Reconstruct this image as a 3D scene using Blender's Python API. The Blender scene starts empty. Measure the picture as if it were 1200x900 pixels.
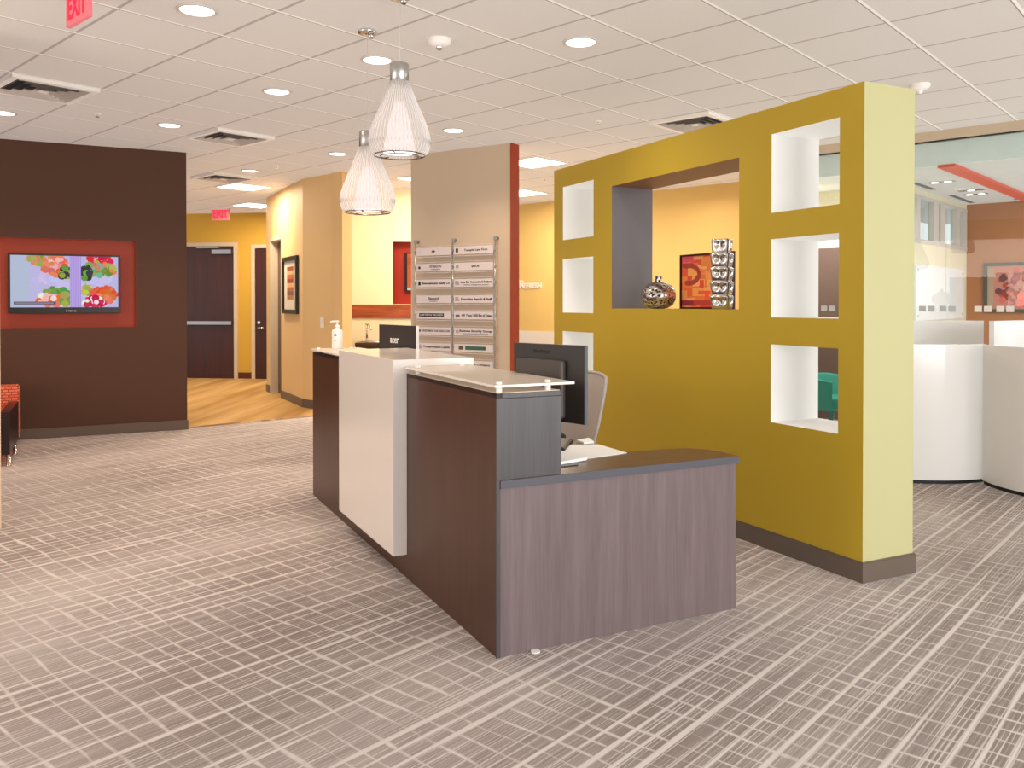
import bpy, bmesh, math, random
from mathutils import Vector, Matrix
random.seed(7)
sc = bpy.context.scene
COL = sc.collection
PI = math.pi

# ------------------------------------------------------------------ camera model (used to survey the place)
FP, TH, H = 980.0, math.radians(0.6), 1.46
PPY = 355 + FP*math.tan(TH)
CZ = H + 1.73          # ceiling height
def ray(px, py):
    x = (px-600)/FP; z = (PPY-py)/FP
    c, s = math.cos(-TH), math.sin(-TH)
    return (x, c - z*s, s + z*c)
def plane(px, py, z):
    d = ray(px, py); t = (z-H)/d[2]
    return Vector((d[0]*t, d[1]*t, z))
def onwall(px, py, p0, dr):
    d = ray(px, py); a, b, c, e = d[0], -dr[0], d[1], -dr[1]
    D = a*e - b*c
    s = (p0[0]*e - b*p0[1])/D; t = (a*p0[1] - c*p0[0])/D
    return t, H + s*d[2]

cam = bpy.data.cameras.new('camera'); co = bpy.data.objects.new('camera', cam); COL.objects.link(co)
co.location = (0, 0, H); co.rotation_euler = (PI/2 - TH, 0, 0)
cam.sensor_width = 36; cam.lens = FP/1200*36
cam.shift_y = -(450-PPY)/1200
cam.clip_start = 0.05; cam.clip_end = 100
sc.camera = co
sc.view_settings.view_transform = 'Standard'
sc.view_settings.look = 'None'

# ------------------------------------------------------------------ materials
def lin(c):
    r = []
    for v in c[:3]:
        v /= 255.0
        r.append(v/12.92 if v <= .04045 else ((v+.055)/1.055)**2.4)
    return (r[0], r[1], r[2], 1)
class NT:
    def __init__(s, name):
        s.m = bpy.data.materials.new(name); s.m.use_nodes = True
        s.t = s.m.node_tree; s.t.nodes.clear()
        s.out = s.t.nodes.new('ShaderNodeOutputMaterial')
    def n(s, typ, ins=None, **kw):
        o = s.t.nodes.new('ShaderNode'+typ)
        for k, v in kw.items(): setattr(o, k, v)
        for k, v in (ins or {}).items():
            i = o.inputs[k]
            if hasattr(v, 'is_output'): s.t.links.new(v, i)
            else: i.default_value = v
        return o
    def math(s, op, a, b=None, c=None):
        ins = {0: a}
        if b is not None: ins[1] = b
        if c is not None: ins[2] = c
        return s.n('Math', ins, operation=op).outputs[0]
    def mix(s, f, a, b):
        o = s.n('Mix', data_type='RGBA')
        for k, v in ((0, f), (6, a), (7, b)):
            if hasattr(v, 'is_output'): s.t.links.new(v, o.inputs[k])
            else: o.inputs[k].default_value = v
        return o.outputs[2]
    def link(s, a, b): s.t.links.new(a, b)
    def bsdf(s, color, rough=.5, metal=0.0, spec=.5, **kw):
        p = s.n('BsdfPrincipled')
        for k, v in dict({'Base Color': color, 'Roughness': rough, 'Metallic': metal, 'Specular IOR Level': spec}, **kw).items():
            i = p.inputs[k]
            if hasattr(v, 'is_output'): s.t.links.new(v, i)
            else: i.default_value = v
        s.link(p.outputs[0], s.out.inputs[0])
        return p
_mc = {}
def paint(name, c, rough=.6, metal=0.0, var=.06, scale=6, spec=.4, bump=0):
    if name in _mc: return _mc[name]
    t = NT(name); tc = t.n('TexCoord')
    nz = t.n('TexNoise', {'Vector': tc.outputs['Object'], 'Scale': scale, 'Detail': 3.0})
    c1 = lin(c); c2 = tuple(v*(1-var*2) for v in c1[:3])+(1,)
    kw = {}
    p = t.bsdf(t.mix(nz.outputs[0], c1, c2), rough, metal, spec)
    if bump:
        n2 = t.n('TexNoise', {'Vector': tc.outputs['Object'], 'Scale': 220.0})
        b = t.n('Bump', {'Strength': bump, 'Distance': .002, 'Height': n2.outputs[0]})
        t.link(b.outputs[0], p.inputs['Normal'])
    _mc[name] = t.m; return t.m
def wood(name, c1, c2, rough=.35, sc_=(14, 14, .7), spec=.5):
    if name in _mc: return _mc[name]
    t = NT(name); tc = t.n('TexCoord')
    mp = t.n('Mapping', {'Vector': tc.outputs['Object'], 'Scale': sc_})
    a = t.n('TexNoise', {'Vector': mp.outputs[0], 'Scale': 1.6, 'Detail': 6.0, 'Distortion': .4})
    b = t.n('TexNoise', {'Vector': mp.outputs[0], 'Scale': 9.0, 'Detail': 4.0})
    f = t.math('MULTIPLY_ADD', b.outputs[0], .45, t.math('MULTIPLY', a.outputs[0], .75))
    r = t.n('MapRange', {'Value': f, 'From Min': .35, 'From Max': .85})
    t.bsdf(t.mix(r.outputs[0], lin(c1), lin(c2)), rough, 0.0, spec)
    _mc[name] = t.m; return t.m
def emit(name, c, s):
    if name in _mc: return _mc[name]
    t = NT(name); tc = t.n('TexCoord')
    nz = t.n('TexNoise', {'Vector': tc.outputs['Object'], 'Scale': 3.0})
    c1 = lin(c); c2 = tuple(v*.97 for v in c1[:3])+(1,)
    e = t.n('Emission', {'Color': t.mix(nz.outputs[0], c1, c2), 'Strength': s})
    t.link(e.outputs[0], t.out.inputs[0]); _mc[name] = t.m; return t.m
def glass(name, tint, refl=.12, rough=.02, opac=0.0, oc=(230, 235, 235), fk=.8):
    if name in _mc: return _mc[name]
    t = NT(name)
    tr = t.n('BsdfTransparent', {'Color': lin(tint)})
    gl = t.n('BsdfGlossy', {'Color': (1, 1, 1, 1), 'Roughness': rough})
    fr = t.n('LayerWeight', {'Blend': .25})
    f = t.math('MULTIPLY_ADD', fr.outputs['Fresnel'], fk, refl*.3)
    m = t.n('MixShader', {0: f, 1: tr.outputs[0], 2: gl.outputs[0]}); last = m
    if opac > 0:
        tc = t.n('TexCoord'); nz = t.n('TexNoise', {'Vector': tc.outputs['Object'], 'Scale': 2.0})
        df = t.n('BsdfDiffuse', {'Color': t.mix(nz.outputs[0], lin(oc), tuple(v*.95 for v in lin(oc)[:3])+(1,))})
        last = t.n('MixShader', {0: opac, 1: m.outputs[0], 2: df.outputs[0]})
    t.link(last.outputs[0], t.out.inputs[0]); _mc[name] = t.m; return t.m
def vcol(name, emission=0.0, rough=.5):
    t = NT(name); a = t.n('VertexColor', layer_name='Col')
    tc = t.n('TexCoord'); nz = t.n('TexNoise', {'Vector': tc.outputs['Object'], 'Scale': 60.0, 'Detail': 3.0})
    f = t.math('MULTIPLY', nz.outputs[0], .35)
    dark = t.n('VectorMath', {0: a.outputs[0], 1: (.75, .75, .75)}, operation='MULTIPLY').outputs[0]
    c = t.mix(f, a.outputs[0], dark)
    if emission:
        e = t.n('Emission', {'Color': c, 'Strength': emission}); t.link(e.outputs[0], t.out.inputs[0])
    else: t.bsdf(c, rough)
    return t.m

# ------------------------------------------------------------------ mesh building
class MB:
    def __init__(s): s.v = []; s.f = []; s.mi = []; s.sm = []; s.c = []
    def add(s, vs, fs, mi=0, smooth=False, col=None):
        o = len(s.v); s.v += [tuple(v) for v in vs]
        for f in fs:
            s.f.append([o+i for i in f]); s.mi.append(mi); s.sm.append(smooth); s.c.append(col)
        return s
    def box(s, x0, x1, y0, y1, z0, z1, mi=0, M=None):
        vs = [Vector((x, y, z)) for z in (z0, z1) for y in (y0, y1) for x in (x0, x1)]
        if M is not None: vs = [M @ v for v in vs]
        return s.add(vs, [(0, 2, 3, 1), (4, 5, 7, 6), (0, 1, 5, 4), (2, 6, 7, 3), (0, 4, 6, 2), (1, 3, 7, 5)], mi)
    def prism(s, pts, z0, z1, mi=0, M=None):
        n = len(pts)
        vs = [Vector((p[0], p[1], z0)) for p in pts] + [Vector((p[0], p[1], z1)) for p in pts]
        if M is not None: vs = [M @ v for v in vs]
        return s.add(vs, [tuple(range(n))[::-1], tuple(range(n, 2*n))] + [(i, (i+1) % n, n+(i+1) % n, n+i) for i in range(n)], mi)
    def quad(s, a, b, c, d, mi=0, col=None): return s.add([a, b, c, d], [(0, 1, 2, 3)], mi, False, col)
    def lathe(s, prof, n=32, mi=0, M=None, cap=True, smooth=True):
        vs = []
        for r, z in prof:
            for k in range(n):
                a = 2*PI*k/n; v = Vector((r*math.cos(a), r*math.sin(a), z))
                vs.append(M @ v if M is not None else v)
        fs = []
        for i in range(len(prof)-1):
            for k in range(n):
                fs.append((i*n+k, i*n+(k+1) % n, (i+1)*n+(k+1) % n, (i+1)*n+k))
        s.add(vs, fs, mi, smooth)
        if cap:
            o = len(s.v)-len(vs)
            s.f.append([o+k for k in range(n)][::-1]); s.mi.append(mi); s.sm.append(False); s.c.append(None)
            s.f.append([o+(len(prof)-1)*n+k for k in range(n)]); s.mi.append(mi); s.sm.append(False); s.c.append(None)
        return s
    def tube(s, path, r, n=8, mi=0):
        path = [Vector(p) for p in path]; vs = []
        rs = r if isinstance(r, (list, tuple)) else [r]*len(path)
        for i, p in enumerate(path):
            d = (path[min(i+1, len(path)-1)] - path[max(i-1, 0)]).normalized()
            u = d.cross(Vector((0, 0, 1)));
            if u.length < 1e-3: u = d.cross(Vector((1, 0, 0)))
            u.normalize(); w = d.cross(u)
            for k in range(n):
                a = 2*PI*k/n; vs.append(p + (u*math.cos(a) + w*math.sin(a))*rs[i])
        fs = [(i*n+k, i*n+(k+1) % n, (i+1)*n+(k+1) % n, (i+1)*n+k) for i in range(len(path)-1) for k in range(n)]
        fs += [tuple(range(n))[::-1], tuple((len(path)-1)*n+k for k in range(n))]
        return s.add(vs, fs, mi, True)
    def build(s, name, mats, parent=None, bevel=0, loc=None, rz=0, seg=2):
        me = bpy.data.meshes.new(name); me.from_pydata(s.v, [], s.f); me.update()
        for m in (mats if isinstance(mats, (list, tuple)) else [mats]): me.materials.append(m)
        for p, mi, sm in zip(me.polygons, s.mi, s.sm): p.material_index = mi; p.use_smooth = sm
        if any(c is not None for c in s.c):
            ca = me.color_attributes.new('Col', 'FLOAT_COLOR', 'CORNER')
            for p, c in zip(me.polygons, s.c):
                for li in p.loop_indices: ca.data[li].color = lin(c or (200, 200, 200))
        bm = bmesh.new(); bm.from_mesh(me); bmesh.ops.recalc_face_normals(bm, faces=bm.faces[:])
        bm.to_mesh(me); bm.free()
        o = bpy.data.objects.new(name, me); COL.objects.link(o)
        if parent is not None: o.parent = parent
        if loc is not None: o.location = loc
        o.rotation_euler = (0, 0, rz)
        if bevel:
            md = o.modifiers.new('bevel', 'BEVEL'); md.width = bevel; md.segments = seg; md.limit_method = 'ANGLE'
        return o
def tag(o, label, cat=None, group=None, kind=None):
    if label: o['label'] = label
    if cat: o['category'] = cat
    if group: o['group'] = group
    if kind: o['kind'] = kind
    return o
def thing(name, label, cat, loc=(0, 0, 0), rz=0, group=None):
    o = bpy.data.objects.new(name, None); COL.objects.link(o); o.location = loc; o.rotation_euler = (0, 0, rz)
    o.empty_display_size = .1
    return tag(o, label, cat, group)
def struct(o, label=None): return tag(o, label, None, None, 'structure')
def dup(root, loc, rz, label, group=None):
    r = root.copy(); COL.objects.link(r); r.location = loc; r.rotation_euler = (0, 0, rz); r['label'] = label
    if group: r['group'] = group
    for ch in list(root.children):
        c = ch.copy(); COL.objects.link(c); c.parent = r
        for g in list(ch.children):
            d = g.copy(); COL.objects.link(d); d.parent = c
    return r
def text(body, size, mat, parent, M, name='lettering', extrude=.001, align='CENTER', width=None, bold=0.0, space=1.0):
    cu = bpy.data.curves.new('txt', 'FONT'); cu.body = body; cu.size = size; cu.extrude = extrude
    cu.align_x = align; cu.align_y = 'CENTER'; cu.offset = bold; cu.resolution_u = 3; cu.space_character = space
    to = bpy.data.objects.new('txt', cu); COL.objects.link(to)
    bpy.context.view_layer.update()
    me = bpy.data.meshes.new_from_object(to.evaluated_get(bpy.context.evaluated_depsgraph_get()))
    bpy.data.objects.remove(to); bpy.data.curves.remove(cu)
    S = Matrix.Identity(4)
    if width and len(me.vertices):
        w = max(v.co.x for v in me.vertices)-min(v.co.x for v in me.vertices)
        S = Matrix.Diagonal((width/w, 1, 1, 1))
    me.transform(M @ S); me.materials.clear(); me.materials.append(mat); me.name = name
    o = bpy.data.objects.new(name, me); COL.objects.link(o); o.parent = parent
    return o
def face_M(org, xdir, out=None):
    """text/art plane: local x along xdir (horizontal), local y up, local z out of the wall"""
    x = Vector((xdir[0], xdir[1], 0)).normalized(); y = Vector((0, 0, 1)); z = x.cross(y)
    M = Matrix((x, y, z)).transposed().to_4x4(); M.translation = Vector(org); return M
class Art:
    """flat picture made of coloured shapes, each a hair further out"""
    def __init__(s, w, h, M): s.mb = MB(); s.w = w; s.h = h; s.M = M; s.k = 0
    def poly(s, pts, c):
        s.k += 1; z = .0004 + s.k*2e-5
        pts = [(min(max(x, 0), 1), min(max(y, 0), 1)) for x, y in pts]
        s.mb.add([s.M @ Vector(((x-.5)*s.w, (.5-y)*s.h, z)) for x, y in pts], [tuple(range(len(pts)))], 0, False, c)
    def rect(s, x0, y0, x1, y1, c): s.poly([(x0, y1), (x1, y1), (x1, y0), (x0, y0)], c)
    def disc(s, x, y, r, c, n=10, asp=None):
        asp = asp or s.w/s.h
        s.poly([(x+r*math.cos(-2*PI*k/n), y+r*asp*math.sin(-2*PI*k/n)) for k in range(n)], c)
    def build(s, name, mat, parent): return s.mb.build(name, mat, parent)
def jit(c, a=15): return tuple(min(255, max(0, v+random.uniform(-a, a))) for v in c)

# ------------------------------------------------------------------ reference frames
AR = math.radians(26.4)
U = Vector((-math.sin(AR), math.cos(AR), 0)); V = Vector((math.cos(AR), math.sin(AR), 0))
AA = math.radians(48.2); A = Vector((math.cos(AA), math.sin(AA), 0)); B = Vector((-math.sin(AA), math.cos(AA), 0))
C0 = plane(582, 771, 0); YC = plane(1010.7, 683, 0)

# paints
M_yel = paint('mustard_paint', (186, 156, 40), .55, var=.03, scale=1.5)
M_brn = paint('brown_paint', (78, 45, 25), .65, var=.05, scale=1.2)
M_red = paint('rust_paint', (160, 54, 20), .5, var=.05)
M_tan = paint('tan_paint', (222, 205, 176), .6, var=.03, scale=1)
M_tan2 = paint('warm_tan_paint', (228, 190, 130), .6, var=.03, scale=1)
M_gold = paint('gold_paint', (214, 170, 62), .6, var=.03, scale=1)
M_cream = paint('cream_panel', (238, 226, 194), .25, var=.02, scale=1)
M_white = paint('white_lining', (244, 244, 240), .6, var=.01)
M_base = paint('baseboard_vinyl', (98, 80, 68), .4, var=.05)
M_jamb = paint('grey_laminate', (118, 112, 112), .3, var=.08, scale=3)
M_gloss = paint('white_gloss', (228, 220, 211), .12, var=.01, spec=.6)
M_pod = paint('pod_gloss', (226, 225, 222), .15, var=.01, spec=.6)
M_chrome = paint('chrome', (215, 212, 210), .12, 1.0, var=.03)
M_alu = paint('brushed_aluminium', (190, 190, 188), .3, 1.0, var=.05)
M_blk = paint('black_plastic', (22, 21, 21), .35, var=.1)
M_dk = paint('charcoal_plastic', (52, 46, 43), .45, var=.1)
M_walnut = wood('espresso_wood_front', (60, 34, 22), (78, 47, 32), .35)  # same laminate as the desk side, browned to imitate warm light
M_wlit = wood('espresso_wood_daylit', (98, 84, 84), (120, 106, 106), .3)  # desk laminate again, greyed and lightened to imitate daylight on that side
M_wtop = wood('espresso_wood_top', (84, 56, 40), (104, 74, 56), .3, (.7, 14, 14))
M_wdark = wood('grey_wood_edge', (62, 60, 62), (80, 77, 78), .35)
M_door = wood('mahogany_door', (52, 22, 16), (74, 34, 24), .3)
M_frame = paint('door_frame_beige', (214, 196, 168), .45)
M_zebra = wood('zebra_wood', (96, 34, 14), (186, 96, 52), .3, (1.2, 1, 18))
M_paper = paint('paper', (244, 244, 240), .7, var=.01)
M_fix = paint('white_plastic', (236, 232, 226), .4, var=.02)
M_lamp = emit('lamp_lens', (255, 246, 240), 6)
M_panel = emit('panel_diffuser', (255, 244, 224), 7)
M_exit = emit('exit_red', (255, 60, 84), 1.3)

# ------------------------------------------------------------------ carpet
def carpet(name, light, dark, su=1.0, streak=0.0, pat=1.0):
    t = NT(name); uv = t.n('UVMap'); s = t.n('SeparateXYZ', {0: uv.outputs[0]}); a, b = s.outputs[0], s.outputs[1]
    def noise(sa, sb, det=2.0, off=0.0):
        v = t.n('CombineXYZ', {0: t.math('MULTIPLY', a, sa), 1: t.math('MULTIPLY_ADD', b, sb, off), 2: off})
        return t.n('TexNoise', {'Vector': v.outputs[0], 'Scale': 1.0, 'Detail': det}).outputs[0]
    n1 = noise(.12, 6.0); n2 = noise(.7, 14, 2, 3.1); n3 = noise(3.4, 1.1, 2, 7.7); n4 = noise(9, 4, 1, 11.)
    n5 = noise(4, 190, 3, 5.); n6 = noise(300, 300, 2, 9.); n7 = noise(.55, .8, 2, 21.); n8 = noise(1.1, 26, 3, 31.)
    def lines(x, period, wob, wn, w0, w1):
        q = t.math('FRACT', t.math('MULTIPLY_ADD', wob[0], wob[1], t.math('DIVIDE', x, period)))
        d = t.math('ABSOLUTE', t.math('SUBTRACT', q, .5))
        w = t.math('MULTIPLY_ADD', wn, w1, w0)
        return t.n('MapRange', {'Value': t.math('SUBTRACT', w, d), 'From Min': -.04, 'From Max': .05}).outputs[0]
    la = lines(b, .072, (n1, .9), n2, -.25, .64)
    lb = lines(a, .09, (n3, 1.3), n4, -.08, .27)
    la2 = lines(b, .0165, (n2, 1.6), n8, -.42, .95)
    m = t.math('MAXIMUM', la, t.math('MULTIPLY', lb, t.n('MapRange', {'Value': noise(1.3, 9, 2, 41.), 'From Min': .3, 'From Max': .6, 'To Min': .45, 'To Max': .95}).outputs[0]))
    m = t.math('MAXIMUM', m, t.math('MULTIPLY', la2, .72))
    patch = t.n('MapRange', {'Value': n7, 'From Min': .35, 'From Max': .7}).outputs[0]
    m = t.math('MULTIPLY_ADD', t.math('SUBTRACT', 1.0, m), t.math('MULTIPLY_ADD', patch, -.45, -.0), m) if False else m
    base = t.math('MULTIPLY_ADD', patch, .42, .04)
    m = t.math('MULTIPLY_ADD', m, t.math('SUBTRACT', 1.0, base), base)
    st = t.n('MapRange', {'Value': n5, 'From Min': .3, 'From Max': .7, 'To Min': -.18, 'To Max': .18}).outputs[0]
    gr = t.n('MapRange', {'Value': n6, 'From Min': .3, 'From Max': .7, 'To Min': -.08, 'To Max': .08}).outputs[0]
    m = t.math('ADD', t.math('ADD', m, st), gr); m = t.math('MULTIPLY', m, pat)
    mm = t.n('Clamp', {0: m})
    p = t.bsdf(t.mix(mm.outputs[0], lin(dark), lin(light)), .95, 0.0, .1)
    return t.m
M_carpet = carpet('plaid_carpet', (210, 202, 197), (136, 124, 118))
def uvflat(o, fu):
    me = o.data; uvl = me.uv_layers.new(name='UVMap')
    for l in me.loops: uvl.data[l.index].uv = fu(me.vertices[l.vertex_index].co)
def flat(name, pts, z, mat, fu, down=False):
    mb = MB(); vs = [(p[0], p[1], z) for p in pts]; mb.add(vs, [tuple(range(len(vs)))])
    o = mb.build(name, mat); n = o.data.polygons[0].normal
    if (n.z > 0) == down:
        o.data.flip_normals()
    uvflat(o, fu); return o
fl = flat('floor', [(-11, -3.5), (9, -3.5), (13, 4), (13, 16), (-9, 19), (-11, 19)], 0, M_carpet, lambda p: (p.dot(A), p.dot(B)))
struct(fl, 'beige and brown plaid broadloom carpet covering the lobby floor')

# corridor carpet + mosaic threshold
T0 = plane(214, 503, 0); T1 = plane(376, 487.5, 0); td = (T1-T0).normalized(); tn = Vector((-td.y, td.x, 0))
def cor_carpet():
    t = NT('ochre_striped_carpet'); tc = t.n('TexCoord')
    mp = t.n('Mapping', {'Vector': tc.outputs['Object'], 'Rotation': (0, 0, -math.radians(8)), 'Scale': (1.6, .12, 1)})
    nz = t.n('TexNoise', {'Vector': mp.outputs[0], 'Scale': 2.2, 'Detail': 3.0})
    r = t.n('MapRange', {'Value': nz.outputs[0], 'From Min': .35, 'From Max': .65})
    t.bsdf(t.mix(r.outputs[0], lin((168, 128, 72)), lin((206, 168, 112))), .9, 0.0, .1); return t.m
EL = T0 + tn*.1
cf = MB().add([T0+tn*.09+Vector((0, 0, .004)), T1+tn*.09+Vector((0, 0, .004)), Vector((-2.2, 13, .004)), Vector((-3.4, 17, .004)), Vector((-10, 18.5, .004)), Vector((-10, 11, .004))], [(0, 1, 2, 3, 4, 5)]).build('floor', cor_carpet())
struct(cf, 'ochre striped carpet of the corridor beyond the tile strip')
segs = [(0, .12, 'g'), (.12, .40, 'b'), (.42, .535, 'o'), (.55, .62, 'b'), (.655, .72, 'b'), (.72, 1.0, 'g')]
L = (T1-T0).length
mb = MB(); Mt = Matrix.Rotation(math.atan2(td.y, td.x), 4, 'Z'); Mt.translation = T0
mb.box(0, L, 0, .1, 0, .006, 3, Mt)
cm = {'b': 0, 'g': 1, 'o': 2}
for a_, b_, k in segs: mb.box(a_*L+.01, b_*L-.01, .012, .09, .006, .009, cm[k], Mt)
struct(mb.build('trim_1', [paint('tile_brown', (118, 84, 58), .3), paint('tile_grey', (160, 132, 104), .3), paint('tile_ochre', (178, 136, 76), .3), paint('tile_grout', (198, 160, 128), .6)]), 'strip of brown and ochre mosaic tiles between the two carpets')

# ------------------------------------------------------------------ ceiling
Ma = (0.4461121, 0.50001354); Mb_ = (-0.48183034, 0.45057153); P0 = (0.94793138, 4.62835317)
det = Ma[0]*Mb_[1]-Ma[1]*Mb_[0]
def lat(p):
    dx, dy = p[0]-P0[0], p[1]-P0[1]
    return ((dx*Mb_[1]-dy*Mb_[0])/det, (Ma[0]*dy-Ma[1]*dx)/det)
def latpt(i, j): return Vector((P0[0]+i*Ma[0]+j*Mb_[0], P0[1]+i*Ma[1]+j*Mb_[1], CZ))
LATROT = math.radians(48.0)
def ceil_mat():
    t = NT('ceiling_tile'); uv = t.n('UVMap'); s = t.n('SeparateXYZ', {0: uv.outputs[0]})
    tc = t.n('TexCoord'); nz = t.n('TexNoise', {'Vector': tc.outputs['Object'], 'Scale': 90.0, 'Detail': 3.0})
    def band(x, lo, hi):
        q = t.math('FRACT', t.math('ADD', x, .5)); return t.math('MULTIPLY', t.math('GREATER_THAN', q, .5+lo), t.math('LESS_THAN', q, .5+hi))
    base = t.mix(nz.outputs[0], lin((222, 219, 214)), lin((208, 205, 200)))
    c = t.mix(band(s.outputs[0], -.016, .016), base, lin((176, 168, 164)))
    c = t.mix(band(s.outputs[1], -.016, .014), c, lin((246, 244, 240)))  # white line paints the highlight on the grid bars
    c = t.mix(band(s.outputs[1], .014, .026), c, lin((150, 144, 140)))  # thin grey line paints the shadow side of the bars
    t.bsdf(c, .85, 0.0, .15); return t.m
GL0 = plane(1072, 157.8, CZ)       # where the glazed front meets the ceiling
GB = Vector((.748, -.664, 0))      # its direction, towards the right
ga = GL0 - GB*1.75; gb = GL0 + GB*6
ce = flat('ceiling', [(-11, -3.5), (9, -3.5), (gb.x, gb.y), (ga.x, ga.y), (ga.x+3.5, ga.y+3.8), (4, 18), (-11, 18)], CZ, ceil_mat(), lat, True)
struct(ce, 'white suspended tile ceiling in a metal grid')

# ------------------------------------------------------------------ brown TV wall (left)
BW = plane(219.5, 503.2, 0)
def bw(px, py): return onwall(px, py, BW, V)
tR, z1 = bw(159, 282.5); _, z0 = bw(159, 383); tL = tR - 2.02
rec = 0.10
mb = MB(); X = 0
mb.box(tL-3.5, tL, 0, .25, 0, CZ); mb.box(tR, 0, 0, .25, 0, CZ)
mb.box(tL, tR, 0, .25, 0, z0); mb.box(tL, tR, 0, .25, z1, CZ); mb.box(tL, tR, rec, .25, z0, z1, 1)
mb.box(tR-.002, tR, .002, rec, z0, z1, 1); mb.box(tL, tL+.002, .002, rec, z0, z1, 1)
mb.box(tL, tR, .002, rec, z0, z0+.002, 1); mb.box(tL, tR, .002, rec, z1-.002, z1, 1)
struct(mb.build('wall_left', [M_brn, M_red], loc=BW, rz=AR), 'dark brown accent wall with a rust red television niche')
struct(MB().box(tL-3.5, .012, -.012, 0, 0, .11).build('baseboard_left', M_base, loc=BW, rz=AR, bevel=.002), 'dark brown skirting under the brown wall')
# television
x0, zt = bw(9, 296.3); x1, zt2 = bw(141, 300); zb = bw(141, 366)[1]
tvw = x1-x0; tvh = zt-bw(9, 366)[1]; tcx = (x0+x1)/2; tcz = (zt+zb)/2+.0
tv = thing('television', 'wall-mounted flat television showing fruit and flowers on a lavender background', 'television', BW+V*tcx+Vector((0, 0, tcz)), AR)
tvh = zt2-zb
MB().box(-tvw/2, tvw/2, -.03, .01, -tvh/2-.01, tvh/2).build('housing', M_blk, tv, bevel=.004)
MB().box(-.15, .15, .01, rec, -.12, .12).build('wall_bracket', M_blk, tv)
sw, sh = tvw*.955, tvh*.885
art = Art(sw, sh, face_M((0, -.0305, .018), (1, 0)))
art.rect(0, 0, 1, 1, (196, 190, 232)); art.rect(0, 0, .17, 1, (186, 196, 220))
for i in range(26): art.disc(random.uniform(.2, .98), random.uniform(.3, .7), random.uniform(.03, .08), jit((205, 198, 240), 8))
def cluster(cx, cy, rx, ry, n, pal, r0=.018, r1=.04):
    for _ in range(n):
        a_ = random.uniform(0, 2*PI); q = math.sqrt(random.random())
        art.disc(cx+rx*q*math.cos(a_), cy+ry*q*math.sin(a_), random.uniform(r0, r1), jit(random.choice(pal), 18))
G_ = (120, 160, 70); G2 = (170, 180, 90); SA = (232, 130, 100); RD = (220, 50, 80); OR = (235, 110, 60); PK = (245, 190, 190); DKG = (60, 70, 60)
cluster(.33, .08, .16, .16, 60, [G2, G_, SA]); cluster(.42, .22, .13, .16, 70, [SA, PK, OR, SA]); cluster(.5, .33, .05, .1, 24, [G2, G_, DKG])
cluster(.83, .08, .12, .1, 60, [RD, RD, PK]); cluster(.83, .25, .14, .13, 60, [G2, G_, SA, (120, 180, 160)]); cluster(.7, .3, .04, .16, 24, [G_, DKG])
cluster(.42, .72, .12, .08, 40, [(90, 160, 70), G_]); cluster(.37, .85, .12, .12, 60, [OR, SA, PK, (250, 230, 220)]); cluster(.5, .85, .05, .1, 20, [G2, G_])
cluster(.71, .66, .045, .09, 24, [(200, 200, 90), G2]); cluster(.86, .75, .12, .15, 70, [OR, (230, 90, 60), SA]); cluster(.76, .9, .1, .09, 40, [RD, (250, 240, 240), RD])
art.rect(.54, 0, .645, 1, (176, 150, 226))
for i in range(8): art.rect(.545+i*.0125, 0, .549+i*.0125, 1, jit((206, 188, 240), 8))
art.rect(.03, .89, .41, .945, (96, 88, 110)); art.rect(.045, .905, .39, .93, (150, 140, 150))
art.build('screen', vcol('screen_picture', .95), tv)
text('SAMSUNG', .022, M_fix, tv, face_M((.05, -.031, -tvh/2+.014), (1, 0)), 'brand_lettering')

# near wall end at the far left of the view
LW = plane(2.0, 628, 0)
struct(MB().box(LW.x-1.5, LW.x-.112, LW.y-.0, LW.y+.18, 0, CZ).build('wall_left', M_tan), 'beige wall end at the left edge of the room')

# ------------------------------------------------------------------ corridor walls
K1 = plane(354.5, 209.5, CZ); K0 = plane(312, 232, CZ); K0 = K1 + (K0-K1)*1.0
kd = Vector((K0.x-K1.x, K0.y-K1.y, 0)); klen = kd.length; kd.normalize(); krz = math.atan2(kd.y, kd.x)
def kw(px, py): return onwall(px, py, K1, kd)
KB = Vector((K1.x, K1.y, 0))
# local x along the wall away from the camera, local y = into the wall (away from the corridor)
dz1 = kw(329, 276)[1]; da = kw(329.5, 400)[0]; db = kw(317, 400)[0]
mb = MB()
mb.box(0, da, -.15, 0, 0, CZ); mb.box(db, klen, -.15, 0, 0, CZ); mb.box(da, db, -.15, 0, dz1, CZ)
wk = struct(mb.build('wall_right', M_tan2, loc=KB, rz=krz), 'warm beige corridor wall with a framed picture and a door')
d3 = tag(MB().box(da+.0, db-.05, -.15, -.11, 0, dz1-.05).build('door_3', wood('taupe_door', (74, 54, 36), (104, 78, 52), .35), loc=KB, rz=krz), 'brown side door set into the corridor wall', kind='structure')
MB().box(db-.05, db, -.14, .012, 0, dz1).box(da, db, -.14, .012, dz1-.05, dz1).build('door_frame', M_frame, d3)
MB().tube([(da+.12, -.11, 1.0), (da+.12, -.05, 1.0), (da+.25, -.05, 1.0)], .012).build('door_handle', M_chrome, d3)
for c in d3.children: pass
struct(MB().box(-.01, da-.02, 0, .014, 0, .12).box(db+.03, klen, 0, .014, 0, .12).build('baseboard_right', M_base, loc=KB, rz=krz), 'brown skirting of the corridor wall')
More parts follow.
